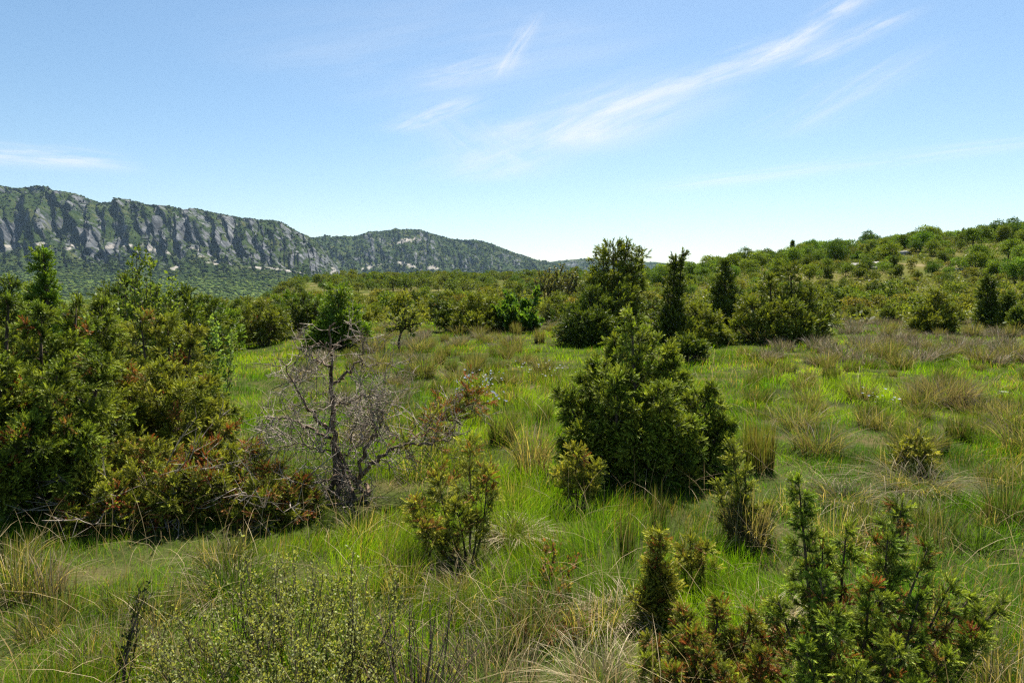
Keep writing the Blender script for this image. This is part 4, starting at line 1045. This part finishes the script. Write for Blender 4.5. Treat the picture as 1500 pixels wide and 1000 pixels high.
# ---- leafy shrubs
def leafy(name, label, cat, base, stems, leaf, nleaf, ca, cb, tw=(6, 0.14), r0=0.006, wood='stems', bark=None, twig=(1, 1, 1), lean=0.35, leafw=1.0, t0=0.25, group=None):
    """stems: list of paths; twigs of length tw[1] along each carry small leaves"""
    t = thing(name, label, cat, base, group)
    g = Geo(); o = []; d = []
    for P in stems:
        tube(g, P, np.linspace(r0, r0 * 0.25, len(P)), 5)
        n = tw[0]; s = rng.uniform(t0, 1, n); a = along(P, s); tn = nrm(along(P, np.minimum(s + .06, 1)) - along(P, np.maximum(s - .06, 0)))
        dr = nrm(nrm(np.cross(tn, rng.normal(size=(n, 3)))) * 0.7 + tn * rng.uniform(0.5, 1.3, (n, 1)) + np.array([0, 0, lean]))
        e = a + dr * tw[1] * rng.uniform(0.5, 1.2, (n, 1)) * (1.2 - 0.6 * s[:, None])
        sticks(g, a, e, r0 * 0.28, twig); o += [a, a[-1:] * 0 + P[-4]]; d += [e - a, (P[-1] - P[-4])[None]]
    link(wood, g.mesh(wood, bark or M_BARK, base), t)
    o = np.concatenate(o); d = np.concatenate(d); m = len(o)
    k = np.repeat(np.arange(m), nleaf); s = rng.uniform(0.1, 1.05, (len(k), 1))
    p = o[k] + d[k] * s
    dd = nrm(nrm(d[k]) * rng.uniform(0.2, 1.0, (len(k), 1)) + rng.normal(size=(len(k), 3)) * 0.75 + np.array([0, 0, 0.25]))
    M = frames(dd) * (leaf * rng.uniform(0.6, 1.25, len(k)))[:, None, None] * np.array([leafw, 1, 1])[None, None, :]
    q = rng.uniform(0, 1, (m, 1))[k] * 0.7 + rng.uniform(0, 0.3, (len(k), 1)); j = rng.uniform(0.8, 1.2, (len(k), 1))
    c = (np.array(ca) * (1 - q) + np.array(cb) * q) * j
    g = Geo(); inst(g, LEAF_V, None, LEAF_Q, LEAF_K, p, M, c, c * 1.12)
    link('leaves', g.mesh('leaves', M_LEAF, base), t)
    return t
def stems_to(base, tips, n_each, jit, spread=0.35, sag=0.1):
    out = []
    for (px, py, dz) in tips:
        for _ in range(n_each):
            e = at(px, py, base[1] + dz) + rng.normal(size=3) * jit
            off = e - base; off[2] = 0
            b = base + off * spread + rng.normal(size=3) * np.array([jit * .6, jit * .6, 0]); b[2] = float(height(b[0], b[1])) - 0.01
            out.append(smooth_path([b, lerp(b, e, 0.5) + off * sag + rng.normal(size=3) * jit * 0.4, e], 10))
    return out
gb = on_ground(410, 2.62)
leafy('willow_leaved_shrub', 'wide low shrub with tiny pale olive leaves and dark stems at the bottom left', 'shrub', gb, stems_to(gb, [
    (390, 850, .35), (450, 845, .4), (510, 850, .4), (330, 880, .25), (280, 910, .15), (570, 880, .3), (420, 900, .1), (480, 900, .1), (540, 930, .05), (360, 930, -.05), (240, 950, .05), (300, 970, -.15), (440, 960, -.2), (520, 980, -.2), (590, 940, .15), (395, 875, .2), (380, 1000, -.3), (470, 1000, -.35), (250, 1000, -.2)],
    10, 0.075, 0.55), 0.014, 10, (0.14, 0.175, 0.055), (0.29, 0.32, 0.11), (9, 0.13), 0.0042, t0=0.35)
gb = on_ground(600, 2.5)
t_ = stems_to(gb, [(615, 905, .15), (640, 870, .3), (650, 935, .1), (590, 880, .2), (680, 940, .2), (560, 955, -.1)], 5, 0.05, 0.2)
leafy('twiggy_shrub', 'thin shrub of bare grey twigs with few leaves beside the pale olive shrub', 'shrub', gb, t_, 0.015, 1, (0.16, 0.17, 0.05), (0.22, 0.21, 0.08), (8, 0.12), 0.004, bark=M_DEAD)
gb = ground(172, 1040)
P = [smooth_path([gb + rng.normal(size=3) * .02 * np.array([1, 1, 0]), at(190, 950, gb[1] + .05) + rng.normal(size=3) * .012, at(213, 862, gb[1] + .15) + rng.normal(size=3) * .02], 10) for _ in range(5)]
leafy('dark_sapling', 'leaning dark stemmed sapling with small leaves at the bottom left', 'sapling', gb, P, 0.017, 4, (0.03, 0.045, 0.012), (0.06, 0.075, 0.02), (14, 0.07), 0.004)
gb = on_ground(205, 9.5)
leafy('broadleaf_shrub', 'tall light green shrub with upright shoots rising behind the olive juniper on the left', 'shrub', gb, stems_to(gb, [
    (200, 388, 0), (222, 392, .1), (178, 415, .2), (240, 425, 0), (160, 430, .1), (215, 430, -.3), (190, 455, -.3), (255, 455, 0), (140, 450, .2), (232, 470, -.3)], 4, 0.10, 0.25),
    0.06, 7, (0.08, 0.13, 0.025), (0.15, 0.20, 0.04), (12, 0.30), 0.010)
gb = ground(318, 625)
leafy('sapling', 'slim light green sapling with several upright stems right of the olive juniper', 'sapling', gb, stems_to(gb, [(305, 462, .1), (318, 500, 0), (296, 500, .1), (328, 545, 0), (335, 490, .3)], 2, 0.05, 0.2),
      0.05, 8, (0.12, 0.18, 0.04), (0.22, 0.28, 0.07), (14, 0.17), 0.007)
gb = ground(800, 870)
leafy('reddish_herb', 'reddish leaved herb standing in the grass below the centre of the picture', 'herb', gb, stems_to(gb, [(812, 800, .1), (800, 830, 0), (835, 815, .05), (775, 850, .0), (825, 850, -.1)], 2, 0.03, 0.4),
      0.024, 5, (0.20, 0.085, 0.035), (0.20, 0.17, 0.05), (7, 0.07), 0.003)
gb = ground(585, 517)
leafy('young_tree', 'small leaning tree with thin light foliage in the middle of the far meadow', 'tree', gb, [smooth_path([gb, at(583, 500, gb[1]), at(590, 480, gb[1]), at(x, y, gb[1] + dz)], 12) for x, y, dz in ((594, 448, 0), (575, 462, .2), (612, 455, .1), (618, 472, -.2), (580, 480, -.3), (600, 462, .4), (570, 485, 0.1), (608, 485, -.2))],
      0.11, 5, (0.10, 0.14, 0.03), (0.17, 0.20, 0.05), (14, 0.40), 0.035, wood='trunk', t0=0.45)
# ================================================================== TREES AND BUSHES OF THE MIDDLE DISTANCE
PAL_MIDOLIVE = (((0.055, 0.075, 0.013), (0.085, 0.100, 0.016)), ((0.18, 0.225, 0.03), (0.27, 0.285, 0.04)), RED)
PAL_MIDDARK = (((0.026, 0.050, 0.010), (0.042, 0.066, 0.012)), ((0.11, 0.155, 0.022), (0.17, 0.20, 0.028)), RED)
PAL_BRIGHT = (((0.04, 0.085, 0.012), (0.06, 0.11, 0.016)), ((0.17, 0.28, 0.028), (0.25, 0.33, 0.04)), RED)
def midj(label, base_px, D, tips, pal, shoot=0.20, nl=20, tw=8, red=0.0, **kw):
    b = on_ground(base_px, D)
    return juniper('juniper', label, b, tips, pal, 'far', shoot, nl=nl, tw=tw, nsh=3, red=red, r0=kw.pop('r0', 0.06), tipdrop=kw.pop('tipdrop', 9), **kw)
midj('tallest juniper tree with a ragged bushy head on the skyline right of the middle', 893, 21.5, [
    (898, 352, 0, 0.85, 34), (884, 368, .3, 0.75, 28), (918, 350, .2, 0.55, 30), (936, 362, .4, 0.55, 26), (876, 400, -.3, 0.8), (905, 400, -.6, 0.9), (925, 395, .5, 0.7), (890, 430, -.8, .9), (920, 440, -.3, .9)], PAL_MIDOLIVE, 0.19, power=0.45, r0=0.08)
midj('broad dark green juniper bush at the left foot of the tallest juniper tree', 858, 20.0, [
    (846, 440, 0, .75), (866, 418, .3, .75, 26), (884, 432, .2, .75), (832, 470, -.1, .6), (856, 455, -.6, .75), (880, 460, -.6, .75), (870, 480, -.9, .6), (842, 485, -.6, .5), (900, 470, -.2, .6)], PAL_MIDDARK, 0.17, power=0.5)
midj('slender dark juniper spire with a hooked tip pointing right', 985, 20.5, [(989, 372, 0, .42, 40), (1000, 362, 0.02, .14, 12), (972, 455, -.2, .75), (1000, 465, -.1, .75), (960, 480, -.4, .6), (985, 440, .2, .7), (1008, 490, -.5, .5)], PAL_MIDDARK, 0.17, power=0.75)
midj('dark narrow juniper with a dense column crown in front of the hillside', 1062, 26, [(1063, 378, 0, .55, 40), (1050, 410, .2, .5), (1075, 410, .3, .5), (1045, 445, -.2, .6), (1078, 450, -.1, .6), (1062, 440, -.4, .6)], PAL_MIDDARK, 0.2, power=0.6)
midj('large yellowish olive juniper thicket in front of the right hillside', 1145, 20.5, [
    (1095, 432, 0, .62), (1128, 402, .3, .66, 22), (1158, 388, .4, .62, 22), (1185, 415, .2, .62), (1210, 452, .1, .6), (1078, 465, -.2, .6), (1115, 455, -.6, .66), (1150, 440, -.6, .7), (1180, 460, -.7, .62), (1135, 480, -1.0, .6), (1170, 485, -.9, .55), (1100, 485, -.7, .5), (1205, 480, -.4, .5)], PAL_MIDOLIVE, 0.19, power=0.45)
midj('low olive juniper bushes filling the gap right of the hooked spire', 1025, 20, [(1020, 445, .4, .7), (1040, 462, 0, .65), (1005, 480, -.3, .5), (1055, 480, -.2, .5), (1030, 490, -.6, .5), (1075, 495, -.2, .45)], PAL_MIDOLIVE, 0.18, power=0.45)
midj('small dark juniper mound between the big dark juniper and the olive thicket', 1008, 15.5, [(1005, 492, 0, .35), (1025, 500, 0, .35), (990, 505, .1, .3)], PAL_MIDDARK, 0.15, power=0.45, nl=14)
midj('rounded brownish olive juniper bush standing at the far end of the meadow', 697, 25, [(680, 440, .2, .8), (702, 434, .3, .85, 24), (720, 448, 0, .7), (690, 460, -.6, .8), (712, 465, -.6, .7), (672, 465, -.2, .6)], PAL_MIDOLIVE, 0.2, power=0.4)
midj('small dark juniper left of the rounded brownish olive bush', 656, 26, [(660, 442, .1, .5), (650, 455, 0, .5), (665, 460, -.4, .5)], PAL_MIDDARK, 0.2, power=0.5, nl=16)
midj('bright green bushy pine behind the top of the dead juniper', 500, 19, [(497, 416, 0, .45, 26), (482, 440, .2, .42, 16), (518, 447, .1, .42, 16), (472, 470, -.1, .4, 14), (532, 472, -.1, .38, 14), (500, 455, -.4, .45, 16), (455, 482, .3, .4, 12)], PAL_BRIGHT, 0.19, power=0.45)
midj('slim juniper spire poking above the thicket near the left edge', 63, 15, [(63, 360, 0, .30, 34), (66, 395, .2, .35, 18), (50, 420, .1, .4, 18)], PAL_BRIGHT, 0.16, power=0.5)
midj('olive juniper with loose crown at the foot of the right hillside', 1370, 25, [(1372, 424, .2, .7, 26), (1350, 448, 0, .65), (1398, 448, 0, .65), (1362, 462, -.5, .65), (1385, 468, -.5, .6), (1340, 475, -.2, .5)], PAL_MIDOLIVE, 0.2, power=0.5)
midj('dark juniper spire nearest the right edge, tallest of three', 1448, 27, [(1447, 400, 0, .36, 38), (1458, 425, .2, .34, 22), (1440, 450, -.2, .5), (1462, 460, -.2, .5)], PAL_MIDDARK, 0.2, power=0.55)
midj('slim dark juniper spire, middle one of three at the right edge', 1478, 26, [(1478, 425, 0, .28, 32), (1470, 470, -.2, .5), (1488, 472, -.2, .5)], PAL_MIDDARK, 0.19, power=0.6)
midj('short dark juniper spire, lowest of three at the right edge', 1488, 24.5, [(1490, 448, 0, .25, 26), (1482, 482, -.2, .4, 14), (1500, 470, 0, .5)], PAL_MIDDARK, 0.18, power=0.6)
midj('olive juniper bush reaching past the right edge below the hill', 1515, 25, [(1515, 440, 0, .7), (1535, 455, 0, .7), (1505, 470, -.4, .6)], PAL_MIDOLIVE, 0.2, power=0.5)

gb = on_ground(755, 25)
leafy('green_bush', 'round vivid green broadleaf bush with a short stem at the far end of the meadow', 'bush', gb,
      stems_to(gb, [(740, 440, 0), (755, 432, .3), (772, 440, 0), (732, 455, -.2), (780, 458, -.2), (755, 450, -.8), (745, 465, -.8), (770, 468, -.7), (730, 470, .2), (783, 472, 0)], 3, 0.14, 0.15),
      0.15, 12, (0.05, 0.115, 0.015), (0.12, 0.19, 0.03), (12, 0.42), 0.03, wood='trunk', leafw=1.2, t0=0.3)

# ---- oak crowns: leaf clumps on lobes
def crown(nlobe, rx, rz, zc, lobe, leaves, leaf, ca, cb, flat=0.75):
    g = Geo(); P = []; D = []; C = []
    ctr = []
    for i in range(nlobe):
        a = rng.uniform(0, 2 * PI); r = math.sqrt(rng.uniform(0.02, 1)); u = rng.uniform(-0.75, 1)
        k = math.sqrt(max(0.05, 1 - 0.8 * max(u, -0.2) ** 2))
        ctr.append((rx * r * k * math.cos(a) * 0.85, rx * r * k * math.sin(a) * 0.85, zc + rz * u * 0.75))
    for c in ctr:
        R = lobe * rng.uniform(0.65, 1.25); m = int(leaves * (R / lobe) ** 2)
        v = nrm(rng.normal(size=(m, 3)) + np.array([0, 0, 0.35]))
        rad = R * rng.uniform(0.55, 1.08, (m, 1)) * (1 + 0.3 * (vnoise(v[:, 0] * 3 + c[0] * 5, v[:, 1] * 3 + v[:, 2] * 4, 3) - 0.5))[:, None]
        P.append(np.array(c) + v * rad * np.array([1, 1, flat])); D.append(nrm(v + rng.normal(size=(m, 3)) * 0.8))
        q = np.clip(rng.uniform() * 0.75 + rng.uniform(-0.1, 0.35, (m, 1)), 0, 1)
        C.append((np.array(ca) * (1 - q) + np.array(cb) * q) * rng.uniform(0.8, 1.2, (m, 1)))
    P = np.concatenate(P); D = np.concatenate(D); C = np.concatenate(C)
    P[:, 2] = np.maximum(P[:, 2], 0.05)
    M = frames(D) * (leaf * rng.uniform(0.6, 1.3, len(P)))[:, None, None] * np.array([1.25, 1, 1])[None, None, :]
    inst(g, LEAF_V, None, LEAF_Q, LEAF_K, P, M, C, C * 1.1)
    return g, ctr
def tree_proto(name, label, cat, group, h, crowns, wood=True):
    t = thing(name, label, cat, (0, 0, -500), group)
    g, ctr = crown(*crowns)
    link('crown', g.mesh('crown', M_OAK), t)
    if wood:
        g = Geo(); tube(g, [(0, 0, -0.3), (0.05, 0.02, h * .25), (0.1, -0.05, h * .5)], [0.13, 0.10, 0.07], 6)
        for c in ctr[:6]: tube(g, smooth_path([(0.05, 0.02, h * .25), (c[0] * .5, c[1] * .5, h * .42), c], 6), np.linspace(0.06, 0.02, 6), 4)
        link('trunk', g.mesh('trunk', M_BARK), t)
    return t
def remove(t):
    for c in list(t.children): bpy.data.objects.remove(c)
    bpy.data.objects.remove(t)

def scatter_trees(protos, n, fpx, fD, gap, smin, smax, label, group, ok=None, zs=(0.85, 1.15)):
    put = []; tries = 0; cells = {}
    while len(put) < n and tries < 40000:
        tries += 1
        px = rng.uniform(*fpx); D = fD[0] * (fD[1] / fD[0]) ** rng.uniform()
        x = (px - 750) / 1000 * D
        gp = gap(D) if callable(gap) else gap
        key = (int(x // 6), int(D // 6))
        if any((x - a) ** 2 + (D - b) ** 2 < gp * gp for i in (-1, 0, 1) for j in (-1, 0, 1) for a, b in cells.get((key[0] + i, key[1] + j), ())): continue
        if ok and not ok(px, D, x): continue
        cells.setdefault(key, []).append((x, D)); put.append((x, D))
        s = rng.uniform(smin, smax) * (np.interp(D, [55, 120, 200], [0.55, 0.9, 1.0]) if px > 925 and D > 50 else 1)
        dup(protos[rng.integers(len(protos))], (x, D, float(height(x, D))), rng.uniform(0, 6.28), (s * rng.uniform(.9, 1.1), s, s * rng.uniform(*zs)), label, group)
    return put
DK = ((0.036, 0.068, 0.012), (0.10, 0.15, 0.024)); LT = ((0.065, 0.120, 0.016), (0.165, 0.235, 0.034)); HO = ((0.050, 0.080, 0.016), (0.14, 0.17, 0.034))
oakA = [tree_proto('downy_oak', 'oak', 'tree', 'oaks on the right hillside', 3.4, (17, 1.75, 1.5, 1.55, 0.78, 230, 0.17, *c)) for c in (DK, LT, DK, LT, LT)]
oakB = [tree_proto('holm_oak', 'oak', 'tree', 'oaks on the low ridge', 2.8, (12, 1.6, 1.2, 1.35, 0.72, 130, 0.22, *c)) for c in (HO, DK, HO)]
bushA = [tree_proto('garrigue_shrub', 'shrub', 'shrub', 'shrubs', 1.2, (9, 0.9, 0.55, 0.55, 0.40, 120, 0.12, *c), False) for c in
         (((0.07, 0.095, 0.016), (0.18, 0.215, 0.034)), ((0.05, 0.08, 0.014), (0.14, 0.17, 0.028)), ((0.09, 0.095, 0.022), (0.20, 0.195, 0.04)), ((0.07, 0.11, 0.016), (0.17, 0.21, 0.032)))]
def hill_ok(px, D, x):
    lo = np.interp(px, [930, 1050, 1200, 1400, 1560], [75, 70, 62, 58, 52])
    if 1245 < px < 1292 and 68 < D < 77: return False
    return D > lo and rng.uniform() < np.interp(D, [50, 70, 95], [0.25, 0.6, 1.0])
scatter_trees(oakA, 290, (925, 1580), (52, 205), 2.3, 0.6, 1.2, 'rounded yellow green oak of the open wood covering the right hillside', 'oaks on the right hillside', hill_ok)
scatter_trees(oakB, 290, (385, 935), (120, 262), lambda D: 2.7, 0.6, 1.3, 'small rounded oak of the low wooded ridge in the middle distance', 'oaks on the low ridge', lambda px, D, x: D > np.interp(px, [385, 450, 800, 930], [190, 130, 120, 80]))
scatter_trees(bushA, 120, (930, 1580), (36, 85), 1.6, 0.7, 1.3, 'low olive or brown shrub on the slope between the dry rushes and the hillside oaks', 'shrubs on the lower slope')
scatter_trees(bushA, 150, (240, 840), (29, 115), 1.6, 0.6, 1.15, 'low olive or brown shrub on the flat ground between the meadow and the low ridge', 'shrubs before the low ridge', lambda px, D, x: px < 560 or D > 32)
pj = []
for k, (pal, hh) in enumerate(((PAL_MIDOLIVE, 1.5), (PAL_MIDDARK, 1.7), (PAL_MIDOLIVE, 1.2), (PAL_BRIGHT, 1.3))):
    pl = Plant('far', 0.17, pal, 0.02)
    for q in range(6):
        a = q * 1.05 + rng.uniform(0, .5); r = 0.55 if q else 0
        tip = np.array([r * math.cos(a), r * math.sin(a), hh * (1 if not q else rng.uniform(0.55, 0.85))])
        pl.leader(smooth_path([tip * np.array([.2, .2, 0]), tip * np.array([.8, .8, .5]), tip], 8), 0.48, 14, r0=0.03, tw=7, nsh=3, power=0.5)
    pj.append(pl.build('juniper', 'proto', 'juniper', (0, 0, 0)))
scatter_trees(pj, 70, (255, 480), (13.5, 48), 1.2, 0.55, 1.0, 'small olive juniper bush in the scrub to the left of the dead juniper', 'small junipers in the left scrub', lambda px, D, x: D > np.interp(px, [255, 330, 400, 480], [13, 17, 21, 25]))
scatter_trees(pj, 34, (-90, 260), (14, 60), 2.0, 0.9, 1.3, 'olive juniper bush showing behind the left thicket', 'junipers behind the left thicket')
scatter_trees(pj, 46, (590, 1010), (28.5, 62), 1.6, 0.5, 0.85, 'olive juniper bush in the belt of scrub behind the far end of the meadow', 'junipers behind the far meadow')
scatter_trees(pj[1:2], 9, (1180, 1570), (60, 120), 6.0, 0.8, 1.3, 'dark upright juniper standing among the thickets on the slope of the right hill', 'dark junipers on the right slope', None, (1.3, 1.7))
scatter_trees(pj, 44, (1080, 1580), (29, 60), 1.7, 0.6, 1.05, 'olive juniper bush at the foot of the slope on the right', 'junipers at the foot of the slope')
bushB = [tree_proto('kermes_oak', 'oak', 'shrub', 'shrubs', 1.5, (9, 1.15, 0.7, 0.65, 0.5, 150, 0.14, *c), False) for c in (DK, LT, HO, ((0.08, 0.10, 0.018), (0.20, 0.21, 0.036)))]
scatter_trees(bushB, 210, (925, 1580), (56, 190), 1.7, 0.7, 1.5, 'dense low oak thicket crouching between the taller oaks of the right hillside', 'low thickets on the right hillside')
for t in oakA + oakB + bushA + bushB + pj: remove(t)

# single trees that stand out
gb = on_ground(1161, 120)
midj('thin dark cypress-like spire rising above the oaks on the skyline of the right hill', 1161, 112, [(1161, 345, 0, .26, 44)], PAL_MIDDARK, 0.3, power=0.5)
for (px, D, tp, lab) in ((822, 52, 392, 'bare greyish tree with thin crown on the right end of the low ridge'), (800, 58, 396, 'lower greyish tree beside the bare greyish tree on the low ridge'), (838, 60, 399, 'grey olive tree close to the left of the tallest juniper tree')):
    gb = on_ground(px, D)
    leafy('grey_tree', lab, 'tree', gb, stems_to(gb, [(px - 8, tp + 6, 0), (px + 2, tp, .5), (px + 9, tp + 7, 0), (px - 12, tp + 16, 0), (px + 13, tp + 16, .3), (px, tp + 20, -.5)], 2, 0.2, 0.12),
          0.2, 5, (0.075, 0.085, 0.028), (0.13, 0.125, 0.05), (14, 0.55), 0.05, wood='trunk', t0=0.3)

# pale rocks on the hill
for px, D, s in ((1252, 73, 0.8), (1266, 71, 0.6), (1282, 73, 0.9), (1272, 75, 0.7), (1180, 84, 0.6), (1320, 86, 0.7), (1258, 70, 0.4), (1400, 66, 0.4), (1306, 52, 0.3), (1277, 69.5, 0.4)):
    boulder(on_ground(px, D) + np.array([0, 0, s * 0.1]), s, 'pale limestone block among the oaks on the right hillside', 'rocks on the right hillside')
for px, D, s in ((575, 72, 0.5), (592, 74, 0.55), (612, 78, 0.45), (640, 92, 0.7), (655, 89, 0.55), (560, 84, 0.5), (690, 96, 0.7), (430, 64, 0.4), (672, 94, 0.6)):
    boulder(on_ground(px, D) + np.array([0, 0, s * 0.2]), s, 'pale limestone block on the bare strip below the low ridge', 'rocks below the low ridge')

# low heath and brown ground cover under the shrubs
def undergrowth():
    n = 33000
    px = rng.uniform(-150, 1650, n); D = 28 * np.power(200 / 28, rng.uniform(0, 1, n)); x = (px - 750) / 1000 * D
    k = fbm(x * 0.12, D * 0.12, 4, 51)
    keep = (k + rng.uniform(-.12, .12, n) > 0.36) & ((D > 33) | (px > 1080) & (D > 31) | (px < 480))
    x, D, k = x[keep], D[keep], k[keep]; n = len(x)
    nl = 9; kk = np.repeat(np.arange(n), nl); m = len(kk)
    s = rng.uniform(0.25, 0.6, n)[kk]
    p = np.stack([x[kk] + rng.normal(size=m) * s * .6, D[kk] + rng.normal(size=m) * s * .6, height(x, D)[kk] + rng.uniform(0.0, 0.8, m) * s], 1)
    q = rng.uniform(0, 1, (n, 1))
    c = np.where(q < 0.35, np.array([[0.10, 0.10, 0.04]]), np.where(q < 0.7, np.array([[0.11, 0.13, 0.028]]), np.array([[0.12, 0.13, 0.032]]))) * rng.uniform(0.7, 1.3, (n, 1))
    g = Geo()
    M = frames(nrm(rng.normal(size=(m, 3)) + np.array([0, 0, .9]))) * (s * rng.uniform(0.5, 1.0, m) * 0.55)[:, None, None]
    inst(g, LEAF_V, None, LEAF_Q, LEAF_K, p, M, c[kk], c[kk] * 1.15)
    o = link('undergrowth', g.mesh('undergrowth', M_LEAF))
    tag(o, 'low brown and olive heath covering the ground between the shrubs and trees beyond the meadow', 'undergrowth', kind='stuff')
undergrowth()

# ---- haze
def haze():
    g = Geo()
    x0, x1, y0, y1, z0, z1 = -5600, 5600, -5600, 5600, -19.0, 520.0
    V = [(x, y, z) for z in (z0, z1) for y in (y0, y1) for x in (x0, x1)]
    g.add(V, None, [(0, 2, 3, 1), (4, 5, 7, 6), (0, 1, 5, 4), (2, 6, 7, 3), (0, 4, 6, 2), (1, 3, 7, 5)])
    m, nt, N, L = new_mat('haze_air')
    out = N.new('ShaderNodeOutputMaterial'); v = N.new('ShaderNodeVolumePrincipled')
    v.inputs['Color'].default_value = (0.5, 0.74, 1.0, 1); v.inputs['Density'].default_value = HAZE; v.inputs['Anisotropy'].default_value = 0.3
    L.new(v.outputs[0], out.inputs['Volume'])
    o = link('haze', g.mesh('haze', m)); tag(o, 'thin blue summer haze over the valley', 'haze', kind='stuff')
HAZE = 0.00003
haze()
